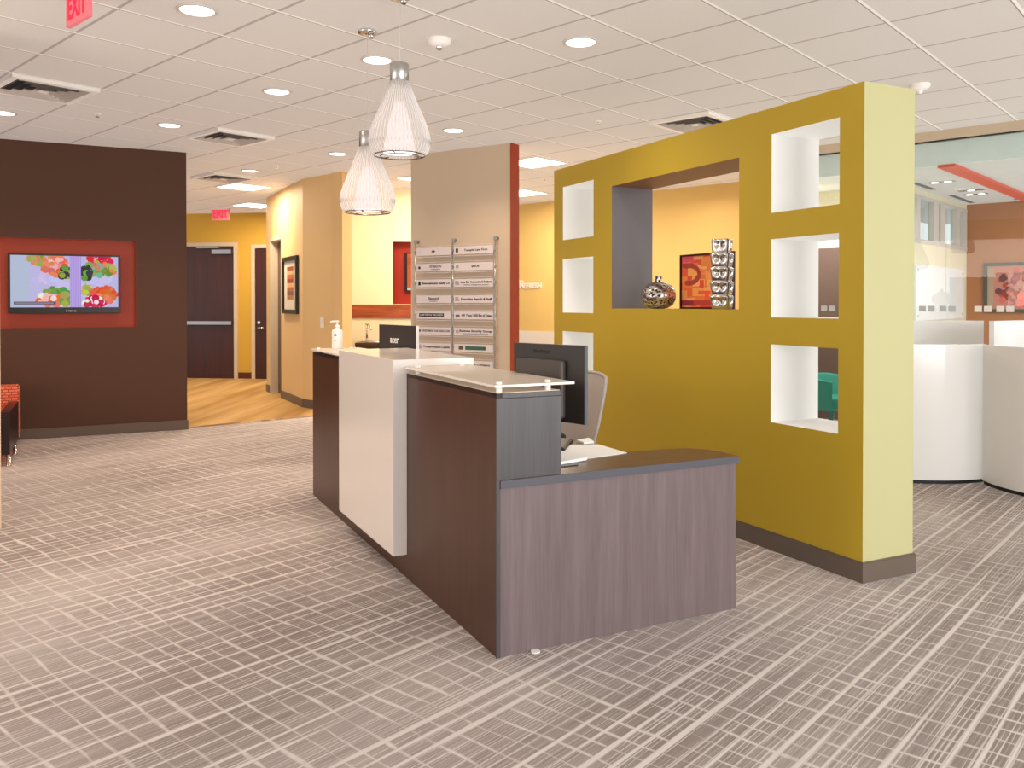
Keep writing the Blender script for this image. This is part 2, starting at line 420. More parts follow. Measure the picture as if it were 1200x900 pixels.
# angled wall with switch
J1 = plane(401, 201, CZ); jd = Vector((J1.x-K1.x, J1.y-K1.y, 0)); jl = jd.length; jd.normalize(); jrz = math.atan2(jd.y, jd.x)
struct(MB().box(0, jl, 0, .15, 0, CZ).build('wall_right', M_tan2, loc=KB, rz=jrz), 'short warm beige wall with a light switch')
struct(MB().box(-.005, jl, -.014, 0, 0, .12).build('baseboard_right', M_base, loc=KB, rz=jrz), 'brown skirting under the light switch wall')
s_, z_ = onwall(378, 378, K1, jd)
sw_ = thing('light_switch', 'small white light switch on the beige wall beyond the pump bottle', 'light switch', KB+jd*s_+Vector((0, 0, z_)), jrz)
MB().box(-.04, .04, -.012, 0, -.07, .07).build('plate', M_fix, sw_, bevel=.003)
MB().box(-.016, .016, -.02, -.012, -.035, .035).build('rocker', M_fix, sw_, bevel=.003)
# framed picture on the corridor wall
pa = kw(350, 333)[0]; pb = kw(333.3, 333)[0]; pz1 = kw(350, 299)[1]; pz0 = kw(350, 368)[1]
pw = pb-pa; ph = pz1-pz0; pc = KB+kd*((pa+pb)/2)+Vector((0, 0, (pz0+pz1)/2))
pf = thing('framed_picture', 'tall dark-framed picture with orange blocks on the corridor wall', 'picture', pc, krz+PI)
def frame_mb(w, h, t, d):
    m = MB(); m.box(-w/2, w/2, -d, 0, h/2-t, h/2); m.box(-w/2, w/2, -d, 0, -h/2, -h/2+t)
    m.box(-w/2, -w/2+t, -d, 0, -h/2+t, h/2-t); m.box(w/2-t, w/2, -d, 0, -h/2+t, h/2-t); return m
frame_mb(pw, ph, .06, .04).build('frame', M_blk, pf)
MB().box(-pw/2+.05, pw/2-.05, -.015, 0, -ph/2+.05, ph/2-.05).build('mat_board', paint('mat_board', (226, 214, 190), .7), pf)
art = Art(pw*.45, ph*.58, face_M((0, -.016, .03), (1, 0)))
for i, c in enumerate([(170, 88, 40), (206, 170, 120), (196, 90, 40), (150, 52, 24), (230, 170, 110), (176, 84, 44), (120, 90, 70), (190, 130, 70)]):
    art.rect(0, i/8, 1, (i+1)/8, c); art.rect(.15, i/8+.02, .8, i/8+.1, jit(c, 25))
art.build('artwork', vcol('art_paint_a'), pf)
sp_, sz_ = kw(332, 345.5)
tag(MB().box(-.05, .05, -.012, 0, -.07, .07).build('door_sign', M_blk, loc=KB+kd*sp_+Vector((0, 0, sz_)), rz=krz+PI, bevel=.002), 'small dark room plaque between side door and tall framed picture', 'sign')

# end wall
EWP = plane(262, 443.5, 0); ed = Vector((1, -.12, 0)).normalized(); erz = math.atan2(ed.y, ed.x)
EW = Vector((EWP.x, EWP.y, 0))
def ew(px, py): return onwall(px, py, EW, ed)
struct(MB().box(-4.5, 2.6, 0, .15, 0, CZ).build('wall_back', M_gold, loc=EW, rz=erz), 'golden yellow wall at the end of the corridor')
def door(name, xl, xr, zt, label, side='r'):
    o = tag(MB().box(xl, xr, -.03, 0, 0, zt).build(name, M_door, loc=EW, rz=erz), label, kind='structure')
    m = MB(); w = .07
    m.box(xl-w, xl, -.05, 0, 0, zt+w); m.box(xr, xr+w, -.05, 0, 0, zt+w); m.box(xl, xr, -.05, 0, zt, zt+w)
    m.build('door_frame', M_frame, o); return o
xr, zt = ew(275, 288.5); xl = xr-1.02
d1 = door('door_1', xl, xr, zt, 'dark wood exit door with a long steel push bar')
zbar = ew(250, 378.3)[1]
MB().box(xl+.02, xr-.03, -.1, -.05, zbar-.035, zbar+.035).box(xl+.02, xl+.08, -.05, -.03, zbar-.03, zbar+.03).box(xr-.09, xr-.03, -.05, -.03, zbar-.03, zbar+.03).build('push_bar', M_alu, d1, bevel=.004)
MB().box(xr-.42, xr-.03, -.1, -.03, zt-.15, zt-.07).build('door_closer', M_alu, d1)
MB().box(xl+.3, xl+.75, -.12, -.03, zt-.04, zt-.015).build('closer_arm', M_alu, d1)
xl2 = ew(300, 400)[0]
d2 = door('door_2', xl2, xl2+1.0, ew(305, 291)[1], 'dark wood door with a steel lever handle beside the exit door')
zh = ew(306, 384)[1]
MB().tube([(xl2+.08, -.03, zh), (xl2+.08, -.09, zh), (xl2+.2, -.09, zh)], .014).build('door_handle', M_chrome, d2)
MB().lathe([(.03, 0), (.03, .02)], 16, M=Matrix.Translation((xl2+.08, -.03, zh+.1)) @ Matrix.Rotation(PI/2, 4, 'X')).build('lock', M_chrome, d2)
m = MB(); m.box(xr+.07, xl2-.07, -.014, 0, 0, .12); struct(m.build('baseboard_back', paint('red_base', (92, 44, 26), .4), loc=EW, rz=erz), 'reddish skirting between the two corridor doors')

# kitchenette wall
NK = plane(475, 221, CZ); NKx0 = plane(409, 221, CZ).x
NZ = NK.y
def nk(px, py): return onwall(px, py, (0, NZ), (1, 0))
struct(MB().add([(J1.x, J1.y, 0), (NKx0-.02, NZ+.1, 0), (NKx0-.02, NZ+.1, CZ), (J1.x, J1.y, CZ), (J1.x-.15, J1.y+.1, 0), (NKx0-.2, NZ+.1, 0), (NKx0-.2, NZ+.1, CZ), (J1.x-.15, J1.y+.1, CZ)],
   [(0, 1, 2, 3), (4, 7, 6, 5), (0, 4, 5, 1), (3, 2, 6, 7), (0, 3, 7, 4), (1, 5, 6, 2)]).build('wall_right', M_tan2), 'narrow warm beige return wall beside the sink alcove')
rx0, rz1 = nk(460.3, 283); _, rz0 = nk(460.3, 356.5)
wz1 = nk(440, 357)[1]; wz0 = nk(440, 373)[1]
mb = MB(); XR = -.12
mb.box(NKx0-.05, rx0, NZ, NZ+.2, 0, CZ); mb.box(rx0, XR, NZ, NZ+.2, 0, rz0); mb.box(rx0, XR, NZ, NZ+.2, rz1, CZ); mb.box(rx0, XR, NZ+.14, NZ+.2, rz0, rz1, 1)
mb.box(rx0-.0, rx0+.002, NZ+.002, NZ+.14, rz0, rz1, 1)
mb.box(rx0-.006, rx0+.003, NZ-.002, NZ, rz1, CZ, 2); mb.box(rx0-.006, rx0+.003, NZ-.002, NZ, 0, rz0-.2, 2)
struct(mb.build('wall_back', [M_cream, paint('deep_red_paint', (150, 34, 12), .5), paint('seam', (206, 190, 158), .5)]), 'glossy cream panelled wall of the sink alcove with a dark red niche')
struct(MB().box(NKx0, XR, NZ-.02, NZ, wz0, wz1).build('trim_2', M_zebra), 'striped reddish wood band across the cream alcove wall')
gx0, gz1 = nk(475.5, 297); gz0 = nk(475.5, 340)[1]
np_ = thing('niche_picture', 'orange panel picture hung in the dark red niche left of the directory', 'picture', (gx0+.3, NZ+.14, (gz0+gz1)/2))
MB().box(-.33, .33, -.04, 0, -(gz1-gz0)/2-.02, (gz1-gz0)/2+.02).build('frame', M_blk, np_)
art = Art(.58, gz1-gz0, face_M((0, -.041, 0), (1, 0)))
art.rect(0, 0, 1, 1, (240, 112, 66)); art.rect(0, .1, 1, .3, (236, 96, 50)); art.rect(0, .93, 1, 1, (240, 214, 200))
art.build('artwork', vcol('art_glow_b', .9), np_)  # artwork emits light of its own, a glow put into the picture
kc = thing('sink_counter', 'sink counter with dark stone top in the cream alcove', 'counter', (NKx0+1.2, NZ-.3, 0))
ctz = .885
MB().box(-1.0, .85, -.28, .3, .1, ctz-.04).box(-1.0, .85, -.2, .295, 0, .1).build('cabinet', M_walnut, kc)
MB().box(-1.0, .85, -.32, .295, ctz-.04, ctz).build('countertop', paint('dark_stone', (58, 46, 40), .25), kc, bevel=.004)
MB().lathe([(.2, .0), (.2, .012), (.18, .012), (.17, -.02)], 24, M=Matrix.Translation((-.74, 0, ctz+.002)), cap=False).build('sink_rim', M_alu, kc)
fx = nk(432, 390)[0]
fc = thing('faucet', 'chrome upright faucet behind the wide black monitor', 'faucet', (fx, NZ-.16, ctz))
MB().tube([(0, 0, 0), (0, 0, .26)], .016).lathe([(.03, 0), (.03, .015)], 16).build('spout_post', M_chrome, fc)
MB().tube([(0, 0, .25), (.03, -.03, .26), (.07, -.08, .21), (.08, -.09, .17)], .012).build('spout', M_chrome, fc)
MB().tube([(0, 0, .26), (-.05, 0, .275)], .009).build('lever', M_chrome, fc)

# ------------------------------------------------------------------ directory wall
D1 = plane(598.5, 167.5, CZ); D0 = plane(481.5, 182, CZ)
dd = Vector((D1.x-D0.x, D1.y-D0.y, 0)); dl = dd.length; dd.normalize(); drz = math.atan2(dd.y, dd.x)
DB = Vector((D0.x, D0.y, 0))
struct(MB().box(0, dl, 0, .14, 0, CZ).build('wall_center', paint('directory_paint', (206, 186, 160), .6, var=.02, scale=1), loc=DB, rz=drz), 'beige wall slab carrying the tenant directory')
struct(MB().box(dl, dl+.012, -.01, .15, 0, CZ).build('trim_3', M_red, loc=DB, rz=drz), 'rust red edge of the directory wall')
def dw(px, py): return onwall(px, py, D0, dd)
ta, tb, tc_ = dw(490, 300)[0], dw(533.5, 300)[0], dw(583, 300)[0]
dr_ = thing('tenant_directory', 'tenant directory of white name plaques on steel cables, on beige wall', 'directory', DB+dd*tb+Vector((0, 0, 0)), drz)
rowz = [dw(560, y)[1] for y in (293, 311.7, 331, 350, 369.3, 388.3, 407.7, 427)]
pitch = (rowz[0]-rowz[-1])/7; rowz = [rowz[0]-k*pitch for k in range(9)]
ztop = dw(533.5, 281.5)[1]
for tt in (ta, tb, tc_):
    x = tt-tb
    r_ = MB().tube([(x, -.05, rowz[-1]-.15), (x, -.05, ztop)], .006).build('cable', M_alu, dr_)
    for zz in (ztop, rowz[-1]-.15): MB().lathe([(.02, 0), (.02, .055)], 14, M=Matrix.Translation((x, 0, zz)) @ Matrix.Rotation(PI/2, 4, 'X')).build('standoff', M_alu, dr_)
    for zz in rowz:
        MB().box(x-.014, x+.014, -.064, -.045, zz-.012, zz+.012).build('cable_clip', M_alu, dr_)
M_plq = paint('plaque_white', (222, 212, 208), .3, var=.02)
M_acr = glass('clear_acrylic', (235, 238, 235), .15, .05, .25, (225, 215, 205))
M_ink = paint('ink_black', (30, 24, 24), .6); M_inkg = paint('ink_grey', (112, 104, 108), .6); M_inkgr = paint('ink_green', (60, 104, 82), .6); M_inkb = paint('ink_brown', (96, 84, 66), .6)
rows = [(('gem', '', ''), ('sq', 'Temple Law Firm', '')),
        (('dot', 'PETERSON', 'consulting group'), ('ring', 'SAVOR', '')),
        (('sq', 'Entertainment Realty Co', ''), ('arc', 'Lone Star Accounting & Realtors', 'business management services')),
        (('', 'Diamond', 'insurance'), ('arc', 'Executive Search & Staff', '')),
        (('bar', 'LAW FIRM & WELLNESS', ''), ('gps', '401 Texas | 250 Bay of Texas', '')),
        (('dot', 'INVESTMENT PARTNERS.COM', ''), ('ring', 'Business Security Group', 'www.businesssecurity.net')),
        (('arc', 'Transportation Capital', ''), ('green', '', '')),
        (('', 'Medical Billing Center', ''), ('flag', 'The Title Company', '')),
        (('', 'Office Suites', ''), ('', 'Conference Room', ''))]
for k, zz in enumerate(rowz):
    for cidx, (xa, xb) in enumerate(((ta-tb+.02, -.02), (.02, tc_-tb-.02))):
        w = xb-xa; cx = (xa+xb)/2; hh = .088
        p = MB().box(xa, xb, -.056, -.05, zz-hh/2, zz+hh/2).build('name_plaque', M_plq, dr_, bevel=.001)
        q = MB(); q.box(xa, xb, -.062, -.046, zz-hh/2-.02, zz-hh/2-.013); q.box(xa, xb, -.062, -.046, zz+hh/2+.013, zz+hh/2+.018)
        q.build('acrylic_edge', M_plq, p)
        ic, s1, s2 = rows[k][cidx]; off = 0
        g = MB(); gm = M_ink
        def bx(a0, a1, b0, b1): g.box(a0, a1, -.058, -.0562, zz+b0, zz+b1)
        if ic == 'gem':
            g.add([(cx-.03, -.058, zz), (cx, -.058, zz-.02), (cx+.03, -.058, zz), (cx, -.058, zz+.02)], [(0, 1, 2, 3)]); gm = M_inkb
        elif ic == 'sq': bx(xa+.03, xa+.062, -.022, .022); off = .07
        elif ic == 'dot':
            g.lathe([(.017, 0), (.017, .002)], 14, M=Matrix.Translation((xa+.045, -.0562, zz)) @ Matrix.Rotation(PI/2, 4, 'X')); off = .06; gm = paint('ink_red', (70, 30, 28), .6)
        elif ic == 'ring': g.lathe([(.018, 0), (.018, .002), (.012, .002), (.012, 0)], 16, M=Matrix.Translation((xa+.05, -.0562, zz)) @ Matrix.Rotation(PI/2, 4, 'X'), cap=False); off = .06; gm = M_inkg
        elif ic == 'arc':
            for e in range(4): bx(xa+.02, xa+.08-e*.006, -.018+e*.011, -.013+e*.011)
            off = .08; gm = M_inkg
        elif ic == 'bar': bx(xa+.04, xb-.1, -.02, .02)
        elif ic == 'gps': off = .09
        elif ic == 'green': bx(xa+.16, xb-.1, -.02, .02); gm = M_inkgr
        elif ic == 'flag': bx(xa+.01, xa+.1, -.03, .03); off = .1; gm = M_inkg
        if g.v: g.build('emblem', gm, p)
        if ic == 'green': MB().box(xa+.07, xa+.13, -.058, -.0562, zz-.02, zz+.02).build('emblem', M_inkb, p)
        if ic == 'gps': text('gps', .042, M_ink, p, face_M((xa+.055, -.0575, zz), (1, 0)), bold=.001)
        if s1:
            wid = min(w-off-.04, .021*len(s1)); mx = xa+off+(w-off)/2
            if ic == 'bar': text(s1, .03, M_plq, p, face_M((cx-.03, -.059, zz), (1, 0)), width=w-.17)
            else:
                text(s1, .034, M_ink if ic != 'dot' else M_inkg, p, face_M((mx, -.0572, zz+(.008 if s2 else 0)), (1, 0)), width=wid, bold=.0006)
            if s2: text(s2, .02, M_inkg, p, face_M((mx, -.0572, zz-.022), (1, 0)), width=wid*.8)

# ------------------------------------------------------------------ cafe wall behind (golden) + counter
CW = plane(648.7, 235.5, CZ); CW = Vector((CW.x, CW.y, 0))
crz = math.atan2(GB.y, GB.x)
struct(MB().box(-4.2, 4.3, 0, .15, 0, CZ).build('wall_back', paint('cafe_gold_paint', (222, 190, 118), .6, var=.03, scale=1), loc=CW, rz=crz), 'golden yellow wall behind the partition')
def cw(px, py): return onwall(px, py, CW, GB)
z1_ = cw(628, 388)[1]; z0_ = cw(628, 401)[1]
struct(MB().box(-4.2, 4.3, -.02, 0, z0_-.05, z1_).build('trim_4', M_gloss, loc=CW, rz=crz), 'white backsplash along the golden wall')
cc = thing('cafe_counter', 'grey topped counter below the golden wall with the Refresh lettering', 'counter', CW, crz)
MB().box(-2.5, 2.5, -.5, -.02, 0, z0_-.08).build('cabinet', M_walnut, cc); MB().box(-2.5, 2.5, -.54, -.02, z0_-.08, z0_-.04).build('countertop', M_jamb, cc)
ra, rz_ = cw(609.5, 334.5); rb = cw(635.5, 334.5)[0]
rf = thing('wall_lettering', 'cream raised wall lettering reading Refresh on the golden wall', 'sign', CW+GB*((ra+rb)/2)+Vector((0, 0, rz_)), crz)
text('R', .2, M_fix, rf, face_M((-(rb-ra)/2+.05, -.012, .01), (1, 0)), extrude=.01, bold=.004)
text('EFRESH', .13, M_fix, rf, face_M((.045, -.012, -.015), (1, 0)), extrude=.01, width=(rb-ra)*.8, bold=.003)

# ------------------------------------------------------------------ mustard partition
PTOP, PLEN, PTH = 2.61, 3.288, .382
holes = [(.161, .666, 1.991, 2.455, 1), (.164, .667, 1.375, 1.836, 1), (.165, .667, .755, 1.215, 1),
         (2.642, 3.132, 1.996, 2.448, 1), (2.644, 3.133, 1.378, 1.834, 1), (2.644, 3.133, .755, 1.22, 1),
         (.944, 2.375, 1.417, 2.362, 2)]
ub = sorted({0, PLEN} | {h[0] for h in holes} | {h[1] for h in holes}); zb_ = sorted({0, PTOP} | {h[2] for h in holes} | {h[3] for h in holes})
mb = MB()
def inhole(u, z): return any(h[0] < u < h[1] and h[2] < z < h[3] for h in holes)
for i in range(len(ub)-1):
    for j in range(len(zb_)-1):
        if inhole((ub[i]+ub[i+1])/2, (zb_[j]+zb_[j+1])/2): continue
        a_, b_, c_, d_ = ub[i], ub[i+1], zb_[j], zb_[j+1]
        mb.quad((0, b_, c_), (0, a_, c_), (0, a_, d_), (0, b_, d_)); mb.quad((PTH, a_, c_), (PTH, b_, c_), (PTH, b_, d_), (PTH, a_, d_))
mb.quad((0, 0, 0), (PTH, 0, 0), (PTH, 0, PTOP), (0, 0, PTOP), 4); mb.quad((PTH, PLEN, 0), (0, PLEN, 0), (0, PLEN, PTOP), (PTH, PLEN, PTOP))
mb.quad((0, 0, PTOP), (PTH, 0, PTOP), (PTH, PLEN, PTOP), (0, PLEN, PTOP))
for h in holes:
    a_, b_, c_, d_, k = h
    kt = 3 if k == 2 else 1  # head of the wide opening gets a dark brown imitating its shade
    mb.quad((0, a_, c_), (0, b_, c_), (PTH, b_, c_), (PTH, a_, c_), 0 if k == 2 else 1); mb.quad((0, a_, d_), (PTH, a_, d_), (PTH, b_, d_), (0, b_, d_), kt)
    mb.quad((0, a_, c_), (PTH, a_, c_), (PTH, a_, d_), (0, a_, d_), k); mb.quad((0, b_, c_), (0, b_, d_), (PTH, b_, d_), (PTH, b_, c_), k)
# normals are laid out by hand: build without recalculation trouble
struct(mb.build('wall_partition', [M_yel, M_white, M_jamb, paint('opening_head_shade', (118, 74, 30), .5), paint('mustard_daylit_end', (184, 181, 132), .6, var=.02, scale=1)], loc=(YC.x, YC.y, 0), rz=AR), 'freestanding mustard yellow partition with six square cut-outs and one wide opening')  # end face is the same mustard, paled to imitate daylight on it
struct(MB().box(-.012, PTH+.012, -.012, PLEN+.01, 0, .1).box(-.008, PTH+.008, -.008, PLEN+.006, .1, .107).build('baseboard_partition', paint('partition_base', (104, 90, 80), .4), loc=(YC.x, YC.y, 0), rz=AR), 'grey brown skirting around the mustard partition')

# metal decor on the sill
def silver(name, pits):
    t = NT(name); tc = t.n('TexCoord')
    vo = t.n('TexVoronoi', {'Vector': tc.outputs['Object'], 'Scale': 52.0}); 
    r = t.n('MapRange', {'Value': vo.outputs['Distance'], 'From Min': .25, 'From Max': .48})
    nz = t.n('TexNoise', {'Vector': tc.outputs['Object'], 'Scale': 14.0})
    c = t.mix(nz.outputs[0], lin((232, 228, 222)), lin((180, 172, 164)))
    if pits: c = t.mix(r.outputs[0], lin((40, 34, 30)), c)
    p = t.bsdf(c, .2, 1.0, .5)
    b = t.n('Bump', {'Strength': .9 if pits else .3, 'Distance': .01, 'Height': r.outputs[0] if pits else nz.outputs[0]}); t.link(b.outputs[0], p.inputs['Normal'])
    return t.m
SZ = 1.417
def sill(px, v): # point on the sill at depth v into the wall
    base = YC + V*v; s, z = onwall(px, 362, base, U); q = base + U*s; return Vector((q.x, q.y, SZ))
vp = sill(771.5, .19)
vz = vp.y; vr = 41/2*vz/FP
va = thing('round_vase', 'round pitted silver vase with a short neck on the partition sill', 'vase', vp)
prof = [(0.30, 0), (.55, .05), (.82, .22), (.97, .5), (1.0, .78), (.93, 1.08), (.74, 1.32), (.45, 1.47), (.2, 1.53), (.17, 1.6), (.19, 1.78), (.2, 1.86), (.15, 1.86), (.12, 1.6)]
MB().lathe([(r*vr, z*vr) for r, z in prof], 40).build('body', silver('hammered_silver', True), va)
tp = sill(846, .15); th_ = (363-281)*tp.y/FP; tw = .5*30*tp.y/FP
tt_ = thing('silver_totem_sculpture', 'tall tiered silver sculpture with hollowed faces on the partition sill', 'sculpture', tp, AR+.62)
NTH, NZT = 64, 90; vs = []; T5 = 5
for iz in range(NZT+1):
    z = iz/NZT; ti = min(int(z*T5), T5-1); fz = z*T5-ti
    flare = .80+.22*fz**.7 if z < 1 else 1.0
    if fz > .93 or z == 1: flare = .98
    flare *= (1.0-.12*max(0, z-.75)/.25)
    for k in range(NTH):
        a_ = 2*PI*k/NTH; c_, s_ = math.cos(a_), math.sin(a_)
        r = 1.0/((abs(c_)**6+abs(s_)**6)**(1/6.))
        q = (a_+PI/4) % (PI/2); q = q/(PI/2)
        dent = 0
        for qc in (.3, .7): dent += math.exp(-((q-qc)/.11)**2-((fz-.62)/.2)**2)
        r = r*flare*(1-.26*dent)
        vs.append((r*c_*tw*.82, r*s_*tw*.82, z*th_))
fs = [(i*NTH+k, i*NTH+(k+1) % NTH, (i+1)*NTH+(k+1) % NTH, (i+1)*NTH+k) for i in range(NZT) for k in range(NTH)]
fs += [tuple(range(NTH))[::-1], tuple(NZT*NTH+k for k in range(NTH))]
MB().add(vs, fs, 0, True).build('body', silver('polished_silver', False), tt_)
# orange picture standing at the back of the sill
pl = sill(799.5, .352); pr = sill(861.5, .352); pcx = (pl+pr)/2; pw = (pr-pl).length; ph = (361.5-299)*pl.y/FP
op = thing('sill_picture', 'dark framed orange abstract picture standing behind the silver totem', 'picture', pcx, math.atan2(-U.y, -U.x))
m = frame_mb(pw, ph, .012, .025)
o = m.build('frame', paint('maroon_frame', (60, 14, 10), .4), op, loc=(0, 0, ph/2))
art = Art(pw-.02, ph-.02, face_M((0, -.012, ph/2), (1, 0)))
art.rect(0, 0, 1, 1, (236, 122, 60))
for _ in range(70):
    x = random.random(); y = random.random(); w = random.uniform(.08, .3); h = random.uniform(.05, .2)
    c = random.choice([(240, 130, 60), (232, 92, 48), (244, 160, 84), (226, 80, 60), (246, 176, 110)]); art.rect(x-w/2, y-h/2, x+w/2, y+h/2, jit(c, 10))
art.rect(0, .0, .25, .12, (222, 84, 96)); art.rect(.02, .14, .2, .22, (150, 60, 48)); art.rect(.0, .86, .3, .97, (150, 40, 50)); art.rect(.25, .86, .6, .95, (190, 60, 50))
for k in range(26):
    a_ = -1.9+k*.15; art.disc(.16+.2*math.cos(a_), .36+.17*math.sin(a_), .035, jit((170, 66, 44), 8))
art.build('artwork', vcol('art_paint_c'), op)

# ------------------------------------------------------------------ reception desk
desk = thing('reception_desk', 'long dark wood reception desk with a floating white front block and glass ledges', 'reception desk', (C0.x, C0.y, 0), AR)
DL, CT, WT = 3.26, 1.088, .731      # length, counter height, worktop height ; local x = depth, local y = along the front
MB().box(0, .03, .0, DL, 0, CT).build('front_panel', M_walnut, desk, bevel=.002)
MB().box(0, .302, .0, 1.1, CT-.022, CT).build('counter_cap', M_wdark, desk, bevel=.002)
MB().box(0, .302, 2.2, DL, CT-.022, CT).build('counter_cap', M_wdark, desk, bevel=.002)
MB().box(.012, .302, -.004, .02, WT, CT-.022).build('upper_end_panel', M_wdark, desk, bevel=.001)
MB().box(.272, .30, .02, DL, WT, CT-.022).build('upper_back_panel', M_walnut, desk)
MB().box(.03, .30, DL-.03, DL, 0, CT-.022).build('far_end_panel', M_walnut, desk)
MB().box(-.004, .014, -.008, 0.0, 0, CT-.022).build('corner_edge', M_wdark, desk)
MB().box(.014, 1.262, -.004, .026, 0, WT-.035).build('side_panel', M_wlit, desk, bevel=.001)
pts = [(0.012, -.012), (1.27, -.012), (1.275, .10), (1.262, .17), (1.225, .235), (1.17, .275), (1.08, .30), (.86, .315), (.80, .36), (.78, .46), (.78, DL), (0.012, DL)]
MB().prism(pts, WT-.035, WT, 0).build('worktop', [M_wtop], desk, bevel=.002)
MB().box(.012, 1.272, -.0145, -.0115, WT-.034, WT-.001).build('worktop_edge', paint('blue_grey_edge', (84, 84, 92), .35), desk)
MB().box(1.235, 1.262, .026, .2, 0, WT-.035).build('return_end_panel', M_wlit, desk)
mb = MB(); mb.box(.035, .75, DL-.06, DL-.03, 0, WT-.035).build('inner_end_panel', M_walnut, desk)
# white floating block: one waterfall shape
wb = MB(); u0, u1 = 1.106, 2.20
prof_ = [(-.078, .127), (0, .127), (0, CT+.0), (.385, CT), (.385, 1.161), (-.078, 1.161)]
n = len(prof_); vs = [(x, u0, z) for x, z in prof_]+[(x, u1, z) for x, z in prof_]
wb.add(vs, [tuple(range(n)), tuple(range(n, 2*n))[::-1]]+[(i, n+i, n+(i+1) % n, (i+1) % n) for i in range(n)])
wb.build('white_front_block', M_gloss, desk, bevel=.003)
MB().box(.003, .299, .003, 1.1, CT, CT+.0025).build('counter_reflection', paint('beige_reflection', (226, 208, 188), .3), desk)  # added beige sheet imitating reflections on the dark wood counter top
M_lg = glass('ledge_glass', (225, 228, 222), .3, .05, .72, (214, 202, 186)); M_le = paint('glass_edge', (238, 232, 222), .3)  # ledge glass carries a beige diffuse colour imitating bright wall reflections
def ledge(y0, y1, z):
    MB().box(-.012, .36, y0, y1, z, z+.01).build('glass_ledge', M_lg, desk)
    MB().box(-.0145, -.012, y0, y1, z, z+.01).box(-.0145, .36, y0-.0025, y0, z, z+.01).build('glass_edge', M_le, desk)
ledge(-.015, 1.10, CT+.026)
ledge(2.205, DL, CT+.016)
for (x, y) in ((.02, .02), (.25, .02), (.03, 1.02), (.28, 1.02)):
    MB().lathe([(.013, CT), (.013, CT+.044), (.011, CT+.046)], 16, M=Matrix.Translation((x, y, 0))).build('ledge_standoff', M_fix, desk)
for (x, y) in ((.03, DL-.06), (.28, DL-.06)):
    MB().lathe([(.013, CT), (.013, CT+.034)], 16, M=Matrix.Translation((x, y, 0))).build('ledge_standoff', M_fix, desk)
MB().lathe([(.02, 0), (.02, .006)], 12, M=Matrix.Translation((.17, -.02, 0))).build('floor_glide', M_fix, desk)
def D(v, u, z=0): return C0 + V*v + U*u + Vector((0, 0, z))

# pump bottle
pb = thing('pump_bottle', 'white pump bottle of hand sanitizer at the far end of the desk', 'bottle', D(.16, 3.15, CT+.0265), AR)
MB().lathe([(.036, 0), (.041, .005), (.041, .125), (.036, .14), (.018, .152), (.016, .16)], 28, M=Matrix.Diagonal((1, 1, 1, 1))).build('body', M_fix, pb)
MB().lathe([(.018, .158), (.018, .178), (.007, .18), (.007, .2), (.013, .201), (.013, .212)], 20).tube([(0, 0, .207), (-.045, 0, .206), (-.05, 0, .198)], .006).build('pump', M_fix, pb)
q = MB()
for zc, hw in ((.105, .5), (.065, .45)):
    q = MB()
    a0 = -PI*.62
    for k in range(6):
        b0 = a0-hw/2+hw*k/6-.25; b1 = b0+hw/6; r = .0416; h = .007 if zc > .1 else .003
        q.add([(r*math.cos(b0), r*math.sin(b0), zc-h), (r*math.cos(b1), r*math.sin(b1), zc-h), (r*math.cos(b1), r*math.sin(b1), zc+h), (r*math.cos(b0), r*math.sin(b0), zc+h)], [(0, 1, 2, 3)])
    q.build('printed_label', paint('navy_print', (40, 50, 90), .5), pb)

# monitors
def monitor(name, label, near, far, zt, zbm, basez, bump):
    c = (near+far)/2; d = Vector((near.x-far.x, near.y-far.y, 0)); w = d.length; d.normalize(); rz = math.atan2(d.y, d.x)
    h = zt-zbm
    o = thing(name, label, 'monitor', (c.x, c.y, basez), rz)   # local x towards the near edge, -y = back of the screen
    z0 = zbm-basez; z1 = zt-basez
    MB().box(-w/2, w/2, 0, .022, z0, z1).build('housing', M_dk, o, bevel=.004)
    MB().box(-w/2+.012, w/2-.012, .0222, .024, z0+.018, z1-.012).build('screen', paint('screen_black', (12, 14, 18), .1), o)
    if bump: MB().box(-w*.40, w*.26, -.035, 0, z0+.02, z1-.07).build('rear_cover', paint('rear_cover', (74, 66, 60), .45), o, bevel=.012)
    MB().box(w/2-.004, w/2+.001, .002, .022, z0, z1).build('bezel_edge', paint('bezel_edge', (92, 96, 98), .3), o)
    nx = -w*.07 if bump else 0
    MB().box(nx-.03, nx+.03, -.05, -.03, .01, z0+h*.5).box(nx-.03, nx+.03, -.035, 0, z0+h*.35, z0+h*.5).build('stand_neck', M_blk, o, bevel=.003)
    MB().prism([(nx+.12*math.cos(2*PI*k/24), -.02+.085*math.sin(2*PI*k/24)) for k in range(24)], 0, .012).build('stand_base', M_blk, o, bevel=.003)
    return o, w, z0, z1
n1 = plane(685, 405.3, 1.267); f1 = plane(602, 401.3, 1.267)
nb = n1.copy(); zb1 = 1.267-(498.5-405.3)*n1.y/FP
mo, w, z0, z1 = monitor('computer_monitor', 'large charcoal monitor seen from behind, near the desk corner by the chair', n1, f1, 1.267, zb1, WT, True)
text('ViewSonic', .026, paint('embossed', (26, 23, 22), .5), mo, face_M((-.04, -.0008, z1-.035), (1, 0)), 'brand_lettering', extrude=.0006)
MB().box(.055, .07, -.037, -.0352, z0+.09, z0+.102).box(w/2-.155, w/2-.14, -.001, 0, z0+.07, z0+.085).build('port_cover', M_alu, mo)
n2 = plane(487.3, 382, 1.30); f2 = plane(444, 380, 1.30)
mo2, w2, z0, z1 = monitor('computer_monitor', 'slim black monitor seen from behind beyond the white desk block', n2, f2, 1.30, .985, WT, False)
text('acer', .075, M_fix, mo2, face_M((-.035, -.0012, z1-.108), (1, 0)), 'brand_lettering', bold=.001, width=.13)
